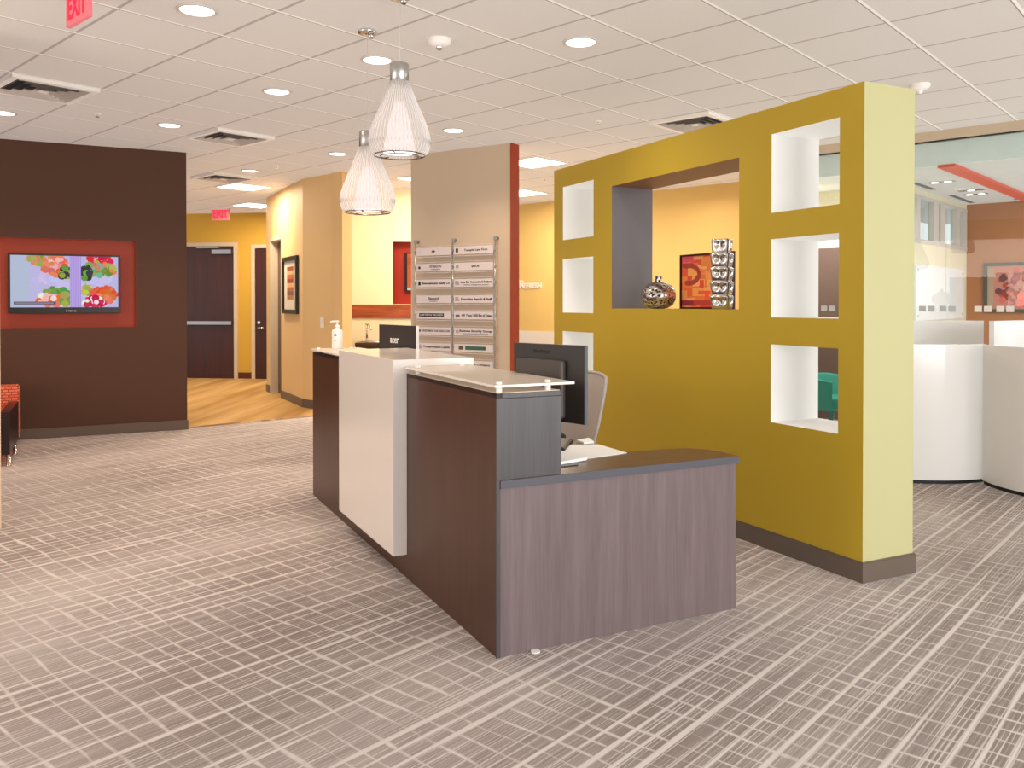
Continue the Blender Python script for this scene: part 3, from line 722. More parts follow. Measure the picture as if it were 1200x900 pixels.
MB().box(w2/2+.001, w2/2+.006, 0, .022, z0, z1).build('bezel_edge', M_fix, mo2)

# papers, keyboard, mouse, notepad on the worktop
def sheet(name, label, cat, pix, z, t, mat):
    pts = [plane(x, y, z) for x, y in pix]; c = sum(pts, Vector())/len(pts)
    o = MB().prism([(p.x-c.x, p.y-c.y) for p in pts], 0, t).build(name, mat, loc=(c.x, c.y, z)); return tag(o, label, cat)
sheet('paper_sheet', 'large white sheet of paper lying near the curved end of the worktop', 'paper', [(640, 533), (659, 522), (701, 521), (735, 531), (690, 537.5), (657, 538)], WT+.001, .002, M_paper)
bk = sheet('notepad', 'white notepad lying at the desk corner, in front of the large sheet', 'notepad', [(636, 538), (657, 531.5), (688, 539), (656, 544.5)], WT+.004, .012, M_paper)
sheet('desk_folder', 'thin black folder edge showing under the notepad on the worktop', 'folder', [(630, 540), (657, 542.5), (678, 541.8), (677, 545.5), (640, 549)], WT+.0005, .0035, M_blk)
ky = thing('keyboard', 'slim black keyboard behind the counter end panel', 'keyboard', plane(655, 520.5, WT), AR+.9)
MB().box(-.2, .1, -.06, .06, 0, .014).build('body', M_blk, ky, bevel=.003)
MB().box(-.19, .09, -.05, .05, .014, .018).build('keys', M_dk, ky)
ms = thing('computer_mouse', 'small black mouse beside the keyboard under the charcoal monitor', 'mouse', plane(655, 513.5, WT), AR)
MB().lathe([(.03, 0), (.033, .008), (.03, .02), (.018, .03), (.006, .033)], 20, M=Matrix.Diagonal((1, 1.6, 1, 1))).build('body', M_blk, ms)
sheet('paper_sheet', 'folded white note lying behind the large sheet under the monitor', 'paper', [(676, 517.5), (690, 515), (696, 519.5), (684, 520.5)], WT+.001, .01, M_paper)

# office chair
chp = D(1.06, 1.49); chp.z = 0
ch = thing('office_chair', 'grey mesh-back swivel office chair between the desk and mustard partition', 'chair', chp, AR)
# local -x = towards the desk (user faces -x)
bk = MB(); NB, NH = 14, 12; vs = []
def bp(i, j, off=0.0):
    s = i/NB*2-1; t_ = j/NH
    hw = (.235+.025*math.sin(PI*min(1, t_*1.1)))*(1.0 if t_ < .85 else 1-.9*(t_-.85)**1.5)
    return (.21+.13*t_**1.3-.055*s*s+off, s*hw, .5+.51*t_-.02*s*s*t_)
for off in (0, .012):
    for j in range(NH+1):
        for i in range(NB+1): vs.append(bp(i, j, off))
W_ = NB+1; n0 = W_*(NH+1)
fs = [(j*W_+i, j*W_+i+1, (j+1)*W_+i+1, (j+1)*W_+i) for j in range(NH) for i in range(NB)]
fs += [tuple(n0+k for k in f[::-1]) for f in fs]
M_mesh = paint('grey_mesh', (186, 176, 168), .8, bump=.4)
bk.add(vs, fs, 0, True).build('backrest', M_mesh, ch)
rim = [bp(0, j, .006) for j in range(NH+1)]+[bp(i, NH, .006) for i in range(1, NB+1)]+[bp(NB, j, .006) for j in range(NH-1, -1, -1)]+[bp(i, 0, .006) for i in range(NB-1, -1, -1)]
bf = MB().tube(rim, .012, 8).build('back_frame', paint('light_grey_plastic', (176, 168, 160), .4), ch)
MB().prism([(.24*math.cos(a_)*1.0, .25*math.sin(a_)) for a_ in [2*PI*k/28 for k in range(28)]], .44, .5).build('seat', paint('seat_fabric', (70, 66, 64), .9), ch, bevel=.02, seg=3)
MB().tube([(.0, 0, .42), (.22, 0, .42), (.27, 0, .5), (.26, 0, .62)], .022).build('back_support', M_blk, ch)
MB().lathe([(.028, .1), (.028, .3), (.02, .3), (.02, .44)], 16).build('gas_lift', M_blk, ch)
for k in range(5):
    a_ = 2*PI*k/5+.3
    bl = MB().tube([(0, 0, .12), (.14*math.cos(a_), .14*math.sin(a_), .1), (.28*math.cos(a_), .28*math.sin(a_), .075)], [.03, .022, .016]).build('base_arm', M_blk, ch)
    MB().lathe([(.028, -.022), (.03, 0), (.028, .022)], 16, M=Matrix.Translation((.28*math.cos(a_), .28*math.sin(a_), .03)) @ Matrix.Rotation(a_, 4, 'Z') @ Matrix.Rotation(PI/2, 4, 'X')).build('caster', M_blk, bl)

# ------------------------------------------------------------------ lounge sofa at far left
so = thing('lounge_sofa', 'orange sofa with brick-pattern upholstery beside the brown wall', 'sofa', (-4.60, 7.95, 0), AR)
def plaidmat():
    t = NT('orange_plaid'); tc = t.n('TexCoord')
    br = t.n('TexBrick', {'Vector': t.n('Mapping', {'Vector': tc.outputs['Object'], 'Rotation': (PI/2, 0, 0)}).outputs[0], 'Color1': lin((238, 128, 92)), 'Color2': lin((214, 92, 60)), 'Mortar': lin((110, 30, 18)), 'Scale': 9.0, 'Mortar Size': .025})
    t.bsdf(br.outputs[0], .8); return t.m
M_pl = plaidmat(); M_or = paint('orange_fabric', (222, 96, 44), .8)
MB().box(-1.1, -.13, .68, .9, .07, .62).build('arm', M_pl, so, bevel=.03, seg=3)
MB().box(-1.2, -.95, -.6, .68, .07, .68).build('backrest', M_pl, so, bevel=.03, seg=3)
MB().box(-.95, -.2, -.52, .68, .08, .40).build('seat', M_or, so, bevel=.03, seg=3)
MB().box(-.2, -.12, -.46, .5, .1, .48).build('wood_panel', paint('black_wood', (34, 12, 14), .3), so, bevel=.004)
for y in (-.46, .15): MB().lathe([(.028, 0), (.02, .01), (.018, .1)], 14, M=Matrix.Translation((-.13, y, 0))).build('leg', M_chrome, so)

# ------------------------------------------------------------------ pendant lamps
def pendant(label, loc, zbot):
    o = thing('pendant_lamp', label, 'pendant lamp', loc, 0, None)   # origin at ceiling
    drop = CZ - zbot       # shade bottom below the ceiling
    zb = -drop
    MB().lathe([(.0, 0), (.055, 0), (.062, -.006), (.058, -.02), (.03, -.024), (0, -.024)], 28, cap=False).lathe([(.018, -.024), (.02, -.04), (.012, -.05)], 14, M=Matrix.Translation((.025, 0, 0))).build('canopy', M_chrome, o)
    MB().tube([(0, 0, -.02), (0, 0, zb+.51)], .0022, 6).build('cord', paint('cord_white', (205, 198, 192), .5), o)
    MB().lathe([(.004, zb+.53), (.012, zb+.525), (.05, zb+.52), (.053, zb+.515), (.053, zb+.42), (.048, zb+.415)], 28).build('cap', M_alu, o)
    prof = [(.052, .42), (.078, .355), (.104, .29), (.13, .23), (.152, .175), (.167, .13), (.174, .09), (.171, .055), (.16, .026), (.142, .008)]
    rb = MB()
    for k in range(48):
        a_ = 2*PI*k/48; rb.tube([(r*math.cos(a_), r*math.sin(a_), zb+z) for r, z in prof], .0022, 4)
    rb.build('ribbed_shade', paint('rib_white', (240, 236, 232), .35), o)
    t = _mc.get('shade_film')
    if not t:
        q = NT('shade_film'); tr = q.n('BsdfTransparent'); df = q.n('BsdfTranslucent', {'Color': (.9, .88, .86, 1)}); d2 = q.n('BsdfDiffuse', {'Color': (.85, .83, .81, 1)})
        tc = q.n('TexCoord'); lw = q.n('LayerWeight', {'Blend': .35})
        m1 = q.n('MixShader', {0: .5, 1: df.outputs[0], 2: d2.outputs[0]})
        m2 = q.n('MixShader', {0: q.math('MULTIPLY_ADD', lw.outputs['Facing'],   .6, .3), 1: tr.outputs[0], 2: m1.outputs[0]}); q.link(m2.outputs[0], q.out.inputs[0])
        _mc['shade_film'] = t = q.m
    MB().lathe([(r-.002, z+zb) for r, z in prof], 48, cap=False).build('clear_shade', t, o)
    MB().lathe([(.03, zb+.30), (.06, zb+.19), (.09, zb+.035), (.092, zb+.02)], 32, cap=False).build('inner_diffuser', emit('diffuser_glow', (255, 232, 226), 1.15), o)
    MB().lathe([(.088, zb+.02), (.0, zb+.022)], 32, cap=False).build('bulb_disc', emit('bulb_glow', (255, 244, 238), 3), o)
    rg = MB(); ring = [(.142*math.cos(2*PI*k/40), .142*math.sin(2*PI*k/40), zb+.006) for k in range(41)]
    rg.tube(ring, .0035, 6); rg.tube([(.108*math.cos(2*PI*k/40), .108*math.sin(2*PI*k/40), zb) for k in range(41)], .003, 6)
    for k in range(3):
        a_ = 2*PI*k/3+.4; rg.tube([(.085*math.cos(a_), .085*math.sin(a_), zb+.004), (.145*math.cos(a_), .145*math.sin(a_), zb+.006)], .003, 6)
    rg.build('bottom_ring', paint('dark_chrome', (120, 105, 100), .15, 1.0), o)
    return o
q2 = plane(430.5, 36, CZ)
p2 = pendant('ribbed white pendant lamp hanging lower and further back, over the desk', q2, 2.03)
q1z = 4.72; q1 = Vector(((468.5-600)*q1z/FP, q1z, CZ))
p1 = pendant('ribbed white pendant lamp hanging nearer and higher in view, over the desk', q1, 2.285)

# ------------------------------------------------------------------ ceiling fixtures
def downlight():
    o = thing('recessed_downlight', '', 'downlight')
    MB().lathe([(.118, 0), (.118, -.006), (.1, -.01), (.096, 0.0)], 36, cap=False).build('trim_ring', paint('downlight_ring', (205, 196, 188), .35), o)
    MB().lathe([(.097, -.004), (0.0, -.005)], 36, cap=False).build('lens', M_lamp, o); return o
proto = downlight(); used = False
def spot(p, e, c, size=2.3, r=.12):
    l = bpy.data.lights.new('downlight_beam', 'SPOT'); l.energy = e; l.color = c; l.spot_size = size; l.spot_blend = .8; l.shadow_soft_size = r
    o = bpy.data.objects.new('downlight_beam', l); COL.objects.link(o); o.location = (p.x, p.y, p.z-.03)
WARM = (1, .82, .62); MID = (1, .76, .58); COOL = (1, .95, .9)
dls = [(231, 11.5, MID, 'round recessed downlight right of the red exit sign at top left', 1.9), (442, 70, MID, 'recessed downlight seen just beyond the pendant cords', 1.9),
       (680.5, 49, COOL, 'recessed downlight above the directory wall and left end of the partition', 1), (324.5, 107, MID, 'recessed downlight midway between canopy and brown wall', 1.9),
       (198.5, 146.5, MID, 'recessed downlight nearest the brown wall, left of the square vent', 1.9), (531.5, 152.5, MID, 'recessed downlight above the directory, right of the nearer pendant', 1.9),
       (396, 180, WARM, 'recessed downlight above the lower pendant lamp shade', 1), (474, 208.5, WARM, 'recessed downlight in front of the sink alcove', .6), (3, 132, MID, 'recessed downlight at the left edge beside the large square vent', 1.9),
       (293, 200, WARM, 'small recessed downlight at the corridor entrance, before the light panels', .35)]
for px, py, c, lb, e in dls:
    p = plane(px, py, CZ-.002)
    if not used: proto.location = p; proto['label'] = lb; used = True
    else: dup(proto, p, 0, lb)
    spot(p, 46*e, c)
for o in COL.objects:
    if o.name.startswith('recessed_downlight'): o['group'] = 'recessed ceiling downlights'

def panel(px, py, label, e, c, first=[None]):
    i, j = lat(plane(px, py, CZ)); cpt = latpt(math.floor(i)+.5, math.floor(j)+.5)
    if first[0] is None:
        o = thing('ceiling_light_panel', label, 'light panel', cpt, LATROT, 'square light panels in the ceiling')
        hw = .3
        m = MB(); t_ = .022
        for a in ((-hw, hw, hw-t_, hw), (-hw, hw, -hw, -hw+t_), (-hw, -hw+t_, -hw+t_, hw-t_), (hw-t_, hw, -hw+t_, hw-t_)): m.box(a[0], a[1], a[2], a[3], -.012, -.001)
        m.build('frame', M_fix, o); MB().box(-hw+t_, hw-t_, -hw+t_, hw-t_, -.009, -.002).build('diffuser', M_panel, o); first[0] = o
    else: o = dup(first[0], cpt, LATROT, label)
    l = bpy.data.lights.new('panel_glow', 'AREA'); l.energy = e*.55; l.color = c; l.size = .55; lo = bpy.data.objects.new('panel_glow', l); COL.objects.link(lo); lo.location = (cpt.x, cpt.y, CZ-.05); lo.rotation_euler = (0, 0, LATROT)
    return o
panel(287, 215, 'square light panel nearer the lobby in the corridor ceiling', 110, WARM); panel(279, 240.5, 'square light panel at the far end of the corridor near the exit sign', 100, WARM)
panel(640, 190, 'square light panel just right of the directory wall, the nearer one', 90, WARM); panel(628, 227, 'square light panel before the golden wall, the farther one', 90, WARM)
panel(478, 208, 'square light panel in front of the sink alcove', 70, WARM)

def vent(px, py, label, snap=True, sz=.32, first=[None]):
    p = plane(px, py, CZ); i, j = lat(p); cpt = latpt(math.floor(i)+.5, math.floor(j)+.5)
    if not snap: cpt = p
    if first[0] is None:
        o = thing('ceiling_vent', label, 'vent', cpt, LATROT, 'square ceiling air diffusers')
        def ringm(a, b, za, zb):
            m = MB()
            for k in range(4):
                R_ = Matrix.Rotation(k*PI/2, 4, 'Z')
                m.add([R_ @ Vector(v) for v in ((-a, -a, za), (a, -a, za), (b, -b, zb), (-b, -b, zb))], [(0, 1, 2, 3)])
            return m
        fpl = ringm(.32, .27, -.03, -.03); g_ = ringm(.32, .32, -.03, -.001); fpl.add(g_.v, g_.f); fpl.build('face_plate', M_fix, o)
        lv = MB()
        for k in range(4):
            a = .262-k*.06; q = ringm(a, a-.034, -.034, -.006); lv.add(q.v, q.f)
        lv.build('louvers', paint('vent_louver', (190, 180, 170), .4), o)
        MB().box(-.245, .245, -.245, .245, -.003, -.001).build('throat', paint('vent_dark', (40, 34, 30), .8), o)
        MB().box(-.035, .035, -.035, .035, -.034, -.03).build('centre_plate', M_fix, o)
        first[0] = o; return o
    return dup(first[0], cpt, LATROT, label)
vent(58, 100, 'large square air diffuser above the television wall at far left')
vent(270, 158, 'square air diffuser in front of the corridor entrance')
vent(812, 141, 'square air diffuser just above the top edge of the mustard partition')
vent(255, 202, 'square air diffuser in the corridor ceiling just inside the brown wall')

# ceiling devices
def exit_sign(px, py, ztop, s, rz, label, two=False):
    pass
e1 = plane(92.5, 14, CZ-.13)
ex = thing('exit_sign', 'red glowing exit sign hanging at the top left corner of the view', 'exit sign', (e1.x, e1.y, CZ), math.atan2(B.y, B.x)+PI)
def exit_parts(o, w, h, dz, flip=1):
    MB().box(-w/2, w/2, -.012, .012, dz-h, dz).build('panel', glass('exit_acrylic', (255, 170, 180), .2, .05, .7, (252, 150, 160)), o)
    MB().box(-w/2, w/2, -.03, .03, -.03, 0).box(-.01, .01, -.008, .008, dz, -.03).build('mount', M_fix, o)
    for s in (1, -1):
        text('EXIT', h*.98, M_exit, o, face_M((0, -.0135*s, dz-h/2), (s, 0)), 'exit_lettering', extrude=.001, bold=.006, width=w*.82)
exit_parts(ex, .30, .175, -.012)
e2 = ew(258.5, 251)
ep = EW+ed*e2[0]
ep = plane(258.5, 251, 0) if False else ep
ry = ray(258.5, 251); k = (ep.y-.9)/ry[1]; pp = Vector((ry[0]*k, ry[1]*k, H+ry[2]*k))
ex2 = thing('exit_sign', 'small red exit sign hanging in front of the golden corridor end wall', 'exit sign', (pp.x, pp.y, CZ), erz)
exit_parts(ex2, .34, .22, -(CZ-pp.z-.11))
def alarm(px, py, label, big):
    p = plane(px, py, CZ); o = thing('smoke_detector', label, 'smoke detector', p)
    MB().lathe([(.075, 0), (.078, -.012), (.07, -.03), (.045, -.045), (0.001, -.047)], 32, cap=False).build('body', M_fix, o)
    MB().lathe([(.022, -.045), (.022, -.06), (.012, -.072), (.001, -.074)], 16, cap=False).build('sensor', M_chrome if big else M_fix, o)
    MB().box(.05, .07, -.02, .02, -.026, -.012).build('vent_slot', M_dk, o)
    return o
alarm(515, 46, 'white ceiling smoke detector right of the pendant cords', True); alarm(1078, 99, 'white ceiling smoke detector above the bright end of the partition', False)
def sprinkler(px, py, label):
    p = plane(px, py, CZ); o = thing('ceiling_sprinkler', label, 'sprinkler', p)
    MB().lathe([(.035, 0), (.033, -.006), (.012, -.008)], 20).build('escutcheon', M_fix, o)
    MB().tube([(0, 0, -.005), (0, 0, -.03)], .007, 8).lathe([(.018, -.03), (.018, -.033)], 14).build('head', M_chrome, o)
sprinkler(114, 133, 'tiny ceiling sprinkler above the brown television wall'); sprinkler(701, 142, 'tiny ceiling sprinkler between directory wall and partition vent'); sprinkler(324, 194, 'tiny ceiling sprinkler above the corridor corner by the pendant')
sprinkler(638, 209, 'tiny ceiling sprinkler between the two light panels beside the red wall edge')

# ------------------------------------------------------------------ glazed rooms on the right
GRZ = math.atan2(GB.y, GB.x); GO = Vector((GL0.x, GL0.y, 0))
def gw(px, py): return onwall(px, py, GO, GB)
zb1_ = gw(1072, 168)[1]; zs = gw(1072, 195)[1]
struct(MB().box(-1.75, 6, -.06, .06, zb1_, CZ).build('trim_5', paint('bulkhead_tan', (200, 182, 156), .5), loc=GO, rz=GRZ), 'tan header above the glass partition')
struct(MB().box(-1.75, 6, .10, .14, zs, CZ).build('trim_6', paint('soffit_fascia', (222, 232, 230), .5), loc=GO, rz=GRZ), 'pale grey green fascia behind the glass')
gl = MB(); 
for k in range(8): gl.box(-1.75+k*1.025+.003, -1.75+(k+1)*1.025-.003, -.006, .006, .02, zb1_)
struct(gl.build('window_1', glass('partition_glass', (250, 253, 252), .04, fk=.16), loc=GO, rz=GRZ), 'frameless glass partition of the meeting rooms')
struct(MB().box(-1.75, 6, -.02, .02, zb1_-.012, zb1_).box(-1.75, 6, -.02, .02, 0, .02).build('trim_7', M_blk, loc=GO, rz=GRZ), 'thin dark channel holding the glass')
# room ceiling
p0_ = GO-GB*1.75+A*.14; p1_ = GO+GB*6+A*.14
rc = MB(); rc.add([(p0_.x, p0_.y, zs), (p1_.x, p1_.y, zs), ((p1_+A*7).x, (p1_+A*7).y, zs), ((p0_+A*7).x, (p0_+A*7).y, zs)], [(0, 1, 2, 3)])
struct(rc.build('ceiling', paint('room_ceiling_white', (214, 216, 214), .8)), 'smooth white ceiling of the glazed meeting room')
# back-wall and left wall of the room
RC = plane(1133, 240, zs); RC0 = Vector((RC.x, RC.y, 0))
wdir = A; tg = (RC0-GO).dot(A)
lenA = tg-.16
lw_ = MB()
# left wall: local x from the corner towards the glass, seen face = local -y
LRZ = math.atan2(A.y, A.x); RG = RC0 - A*lenA
def rw(px, py): return onwall(px, py, RG, A)
wz0_ = rw(1131, 292.5)[1]; wx0 = .02; wx1 = lenA-.05
wz1_ = zs-.09
lw_.box(0, lenA, 0, .1, 0, wz0_); lw_.box(0, lenA, 0, .1, wz1_, zs)
struct(lw_.build('wall_right', paint('pale_cream_paint', (222, 216, 190), .5), loc=RG, rz=LRZ), 'pale cream side wall of the meeting room')
wf = MB(); xs = [0.0, .16, .4, .52, .60, .72, 1.0, 1.12, 1.2, 1.35, 1.7, lenA]
fr = struct(MB().box(0, lenA, -.01, .06, wz0_-.02, wz0_+.03).box(0, lenA, -.01, .06, wz1_-.02, wz1_+.02).build('window_2', paint('alu_frame', (200, 196, 190), .4), loc=RG, rz=LRZ), 'clerestory window strip high in the cream side wall')
for (pxa, pxb) in ((1073.5, 1077.0), (1093.5, 1098.5), (1101, 1106), (1119.5, 1124), (1127, 1132)):
    b_ = rw(pxb, 260)[0]; a_ = rw(pxa, 260)[0]; MB().box(a_, b_, -.015, .06, wz0_, wz1_).build('mullion', paint('alu_frame', (200, 196, 190), .4), fr)
MB().box(0, lenA, .04, .045, wz0_, wz1_).build('pane', glass('partition_glass', (250, 253, 252), .04, fk=.16), fr)
# back wall of the room (brown)
struct(MB().box(0, 5, 0, .1, 0, zs).build('wall_right', paint('meeting_brown', (168, 112, 76), .4, var=.04), loc=RC0, rz=GRZ), 'brown rear wall of the meeting room')
# whiteboard
a_, zt_ = rw(1127.5, 316); zt_ = rw(1127.5, 316)[1]; zb__ = rw(1127.5, 373)[1]; b_ = rw(1071, 330)[0]
wbd = thing('whiteboard', 'white glass writing board on the cream meeting room side wall', 'whiteboard', RG+A*((a_+b_)/2)+Vector((0, 0, (zt_+zb__)/2)), LRZ)
ww = abs(b_-a_); wh = zt_-zb__
MB().box(-ww/2, ww/2, -.025, 0, -wh/2, wh/2).build('board', paint('board_white', (236, 242, 244), .1), wbd, bevel=.003)
for x in (-ww/2+.08, ww/2-.08):
    for z in (-wh/2+.06, wh/2-.06): MB().lathe([(.012, 0), (.012, .006)], 12, M=Matrix.Translation((x, -.025, z)) @ Matrix.Rotation(PI/2, 4, 'X')).build('fixing_cap', M_alu, wbd)
# decals on the glass
def decals(name, pxs, mat, label):
    o = thing(name, label, 'decal', GO, GRZ)
    for px in pxs:
        s, z = gw(px, 361.5); MB().box(s-.033, s+.033, -.009, -.0065, 1.372, 1.43).build('square', mat, o)
decals('glass_decal_strip', [1081.3, 1091.5, 1105.3, 1116], paint('frost_grey', (186, 194, 194), .7), 'row of frosted squares on the glass before the whiteboard')
decals('glass_decal_strip', [1146.5, 1157.7, 1172.5, 1184], paint('frost_white', (232, 226, 218), .7), 'row of frosted squares on the glass before the brown wall')
decals('glass_decal_strip', [966, 975.3], paint('frost_grey', (186, 194, 194), .7), 'row of frosted squares seen through the middle right cut-out')
# artwork
def bwr(px, py): return onwall(px, py, RC0, GB)
a_, zt_ = bwr(1153.5, 308.5); zb__ = bwr(1153.5, 366)[1]; b_ = a_+1.15
ma = thing('framed_artwork', 'grey framed red and pink abstract on the brown meeting room wall', 'picture', RC0+GB*((a_+b_)/2)+Vector((0, 0, (zt_+zb__)/2)), GRZ)
ww = b_-a_; wh = zt_-zb__
frame_mb(ww, wh, .045, .04).build('frame', paint('slate_frame', (74, 78, 76), .4), ma)
MB().box(-ww/2+.03, ww/2-.03, -.02, -.002, -wh/2+.03, wh/2-.03).build('mat_board', paint('taupe_mat', (168, 146, 122), .6), ma)
art = Art(ww-.18, wh-.1, face_M((.03, -.021, 0), (1, 0)))
art.rect(0, 0, 1, 1, (184, 120, 104))
for k in range(60):
    a2 = random.uniform(0, 2*PI); q = math.sqrt(random.random()); art.disc(.26+.22*q*math.cos(a2), .5+.42*q*math.sin(a2), random.uniform(.02, .05), jit(random.choice([(130, 44, 46), (160, 60, 56), (110, 50, 60), (190, 90, 80)]), 12))
art.rect(.5, 0, 1, .3, (216, 96, 92)); art.rect(.5, .3, 1, .75, (214, 176, 158)); art.disc(.78, .5, .13, (236, 222, 206)); art.rect(.5, .75, 1, 1, (222, 110, 90))
art.rect(.38, .45, .48, .8, (222, 180, 160)); art.rect(.3, .66, .4, .95, (224, 96, 84)); art.disc(.36, .7, .06, (232, 110, 96))
art.build('artwork', vcol('art_paint_d'), ma)
# ceiling beam + lights in the room
b1 = plane(1119, 191.5, zs-.002); b2 = plane(1200, 226, zs-.002); bd = (b2-b1).normalized(); bn = Vector((-bd.y, bd.x, 0))
bm_ = MB(); e_ = b2+bd*3
w_ = .16
bm_.add([b1-bn*.0-Vector((0, 0, .03)), e_-Vector((0, 0, .03)), e_+bn*w_-Vector((0, 0, .03)), b1+bn*w_-Vector((0, 0, .03)), b1, e_, e_+bn*w_, b1+bn*w_], [(0, 1, 2, 3), (4, 7, 6, 5), (0, 4, 5, 1), (3, 2, 6, 7), (0, 3, 7, 4), (1, 5, 6, 2)])
struct(bm_.build('trim_8', paint('coral_paint', (214, 96, 74), .5)), 'coral red strip across the meeting room ceiling')
rp = None
for px, py, lb in ((1103, 213.3, 'small twin downlight in the meeting room ceiling, nearest the glass'), (1138, 223, 'single small downlight in the meeting room ceiling beside the coral strip'), (1143, 227.5, 'small twin downlight in the meeting room ceiling, nearest the brown wall')):
    p = plane(px, py, zs-.001); d_ = thing('room_downlight', lb, 'downlight', p, GRZ, 'meeting room downlights')
    for s in ((-.07, .07) if 'twin' in lb else (0,)):
        MB().lathe([(.04, -.004), (.001, -.005)], 18, M=Matrix.Translation((s, 0, 0)), cap=False).build('lens', M_lamp, d_)
    MB().box(-.14, .14, -.06, .06, -.003, 0).build('housing', M_alu, d_)
for (pa_, pb_) in (((1072, 214.5), (1094, 222)), ((1114, 228.5), (1139, 237.5)), ((1188, 233.5), (1204, 232.5))):
    a1 = plane(*pa_, zs-.001); a2 = plane(*pb_, zs-.001); c = (a1+a2)/2; d = a2-a1
    tag(MB().box(-d.length/2, d.length/2, -.03, .03, -.004, 0).build('slot_diffuser', paint('slot_grey', (110, 112, 112), .5), loc=c, rz=math.atan2(d.y, d.x)), {1072: 'dark linear slot diffuser in the room ceiling close to the partition', 1114: 'dark linear slot diffuser in the room ceiling above the cream wall end', 1188: 'dark linear slot diffuser in the room ceiling at the right edge'}[pa_[0]], 'vent')
# second room (behind the partition cut-outs)
R2 = GO-GB*1.72+A*1.3
struct(MB().box(0, .78, 0, .1, 0, 2.15).build('wall_right', paint('room_dark_brown', (104, 82, 76), .35), loc=R2, rz=GRZ), 'dark brown lower wall of the second glazed room')
struct(MB().box(0, .78, 0, .1, 2.15, zs).build('wall_right', paint('pale_cream_paint', (222, 216, 190), .5), loc=R2, rz=GRZ), 'cream upper wall of the second glazed room')
struct(MB().box(0, 3.4, 0, .1, 0, CZ).build('wall_right', M_tan, loc=GO-GB*1.75, rz=math.atan2(A.y, A.x)), 'beige side wall of the second glazed room')
tcp = plane(974, 355+ (H-.0)*FP/9.55, 0)
tc2 = thing('tub_chair', 'teal tub chair behind the glass, seen through the lowest right cut-out', 'chair', tcp, AR+.3)
sh = MB(); vs = []; NA = 20
for j, (zz, rr) in enumerate(((.25, .24), (.42, .3), (.62, .33), (.64, .32), (.62, .29), (.42, .25), (.36, .2))):
    for i in range(NA+1):
        a2 = -PI*.15+PI*1.3*i/NA; vs.append((rr*math.cos(a2), rr*math.sin(a2), zz-(.0 if j in (0, 6) else .1*max(0, abs(i/NA-.5)*2-.5))))
fs = [(j*(NA+1)+i, j*(NA+1)+i+1, (j+1)*(NA+1)+i+1, (j+1)*(NA+1)+i) for j in range(6) for i in range(NA)]
M_teal = paint('teal_fabric', (16, 138, 122), .6)
sh.add(vs, fs, 0, True).build('shell', M_teal, tc2)
MB().lathe([(.2, .25), (.25, .27), (.25, .38), (.22, .4)], 28).build('seat', M_teal, tc2)
MB().lathe([(.2, 0), (.2, .012), (.03, .03), (.025, .25)], 24).build('pedestal', M_chrome, tc2)

# white curved pods
def arc_panel(name, label, c, R, a0, a1, z1, th, kick=.03):
    o = thing(name, label, 'curved desk panel', (c[0], c[1], 0)); n = 36
    def shell(za, zb, R_):
        m = MB(); vs = []
        for k in range(n+1):
            a_ = math.radians(a0+(a1-a0)*k/n)
            for r in (R_, R_-th):
                for z in (za, zb): vs.append((r*math.cos(a_), r*math.sin(a_), z))
        fs = []
        for k in range(n):
            b = 4*k; c_ = b+4
            fs += [(b, c_, c_+1, b+1), (b+2, b+3, c_+3, c_+2), (b+1, c_+1, c_+3, b+3), (b, b+2, c_+2, c_)]
        fs += [(0, 1, 3, 2), (4*n, 4*n+2, 4*n+3, 4*n+1)]
        m.add(vs, fs); return m
    shell(kick, z1, R).build('curved_shell', M_pod, o)
    shell(0, kick, R-.012).build('plinth', M_blk, o); return o
def smooth(o):
    for c in o.children:
        for p in c.data.polygons: p.use_smooth = True
        c.data.set_sharp_from_angle(angle=math.radians(40)) if hasattr(c.data, 'set_sharp_from_angle') else None
smooth(arc_panel('curved_work_pod', 'left glossy white curved work pod panel beside the partition end', (3.48, 7.62), .9, 246, 294.5, 1.125, .04))
smooth(arc_panel('curved_work_pod', 'right glossy white curved work pod panel at the right edge of the view', (4.66, 6.62), .87, 172, 262, 1.125, .04))
smooth(arc_panel('curved_pod_screen', 'higher white curved screen behind the left work pod', (4.1, 7.0), 1.12, 67.5, 125, 1.29, .04))
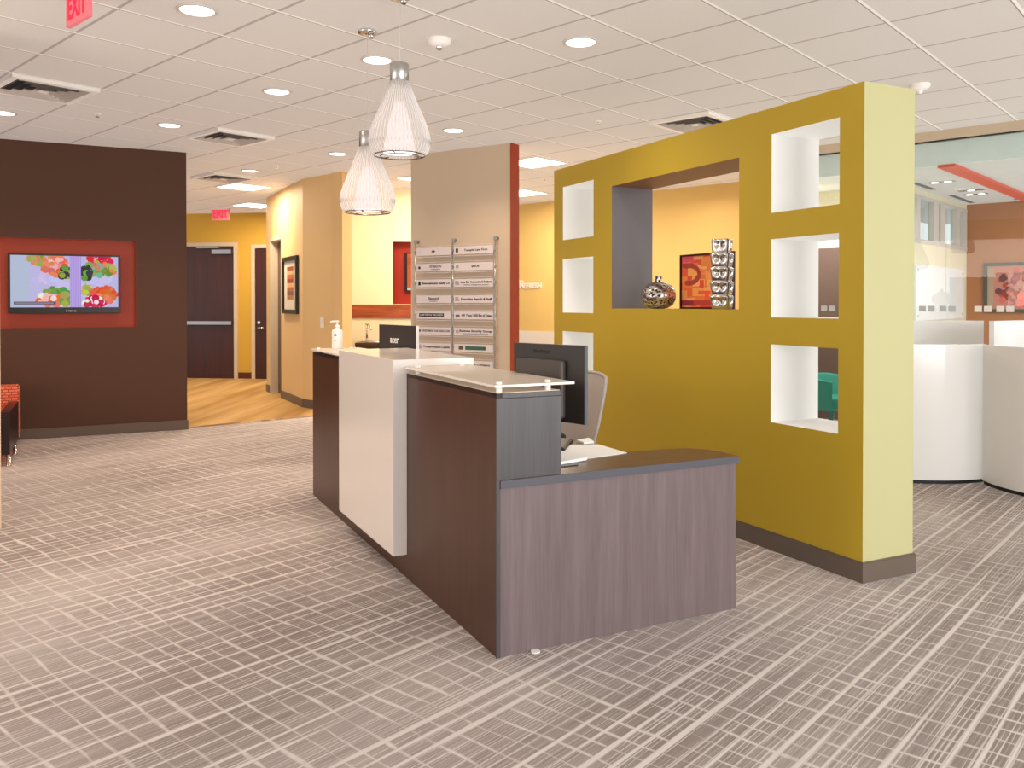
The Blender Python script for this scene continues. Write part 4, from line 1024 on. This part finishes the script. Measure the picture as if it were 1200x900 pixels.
smooth(arc_panel('curved_pod_screen', 'higher white curved screen behind the right work pod', (4.9, 6.3), 1.2, 75, 131, 1.305, .04))

# ------------------------------------------------------------------ light
w = bpy.data.worlds.new('world'); sc.world = w; w.use_nodes = True
bg = w.node_tree.nodes['Background']; bg.inputs[0].default_value = (.93, .96, 1, 1); bg.inputs[1].default_value = 1.1
def area(name, loc, target, sx, sy, e, c):
    l = bpy.data.lights.new(name, 'AREA'); l.shape = 'RECTANGLE'; l.size = sx; l.size_y = sy; l.energy = e; l.color = c
    o = bpy.data.objects.new(name, l); COL.objects.link(o); o.location = loc
    o.rotation_euler = (Vector(target)-Vector(loc)).to_track_quat('-Z', 'Y').to_euler(); return o
area('window_daylight', (4.8, -2.2, 1.7), (1.6, 4.5, 1.2), 6, 2.6, 420, (1, .98, .97))
area('left_warm_fill', (-6.5, .5, 1.9), (0, 5, 1.3), 4, 2.4, 150, (1, .78, .62))  # added warm fill from an unseen source, brightens desk front and partition
def fill_sun(name, rot, e, c):
    l = bpy.data.lights.new(name, 'SUN'); l.energy = e; l.color = c; l.use_shadow = False; l.angle = 1.0
    o = bpy.data.objects.new(name, l); COL.objects.link(o); o.rotation_euler = rot; return o
fill_sun('ceiling_fill', (PI, 0, 0), 1.15, (.98, .98, 1))  # added shadowless upward sun, stands in for floor bounce to brighten the ceiling
area('room_daylight', (9.2, 6.0, 2.2), (5.5, 10, 1.2), 2.5, 2, 120, (1, .97, .94))
area('meeting_room_light', tuple(GO+GB*1.9+A*1.7+Vector((0, 0, 2.75))), tuple(GO+GB*1.9+A*1.7), 1.5, 1.5, 75, (1, .97, .94))
area('second_room_fill', tuple(GO-GB*1.2+A*.6+Vector((0, 0, 2.7))), tuple(GO-GB*1.2+A*.6),   .8, .8, 40, (1, .97, .94))
area('cafe_fill', (1.6, 11.2, 3.0), (1.6, 11.2, 0), 2.5, 1.5, 45, WARM)
area('alcove_fill', (-1.6, 11.6, 3.1), (-1.6, 12.3, 1), 1.4, .8, 12, (1, .85, .62))
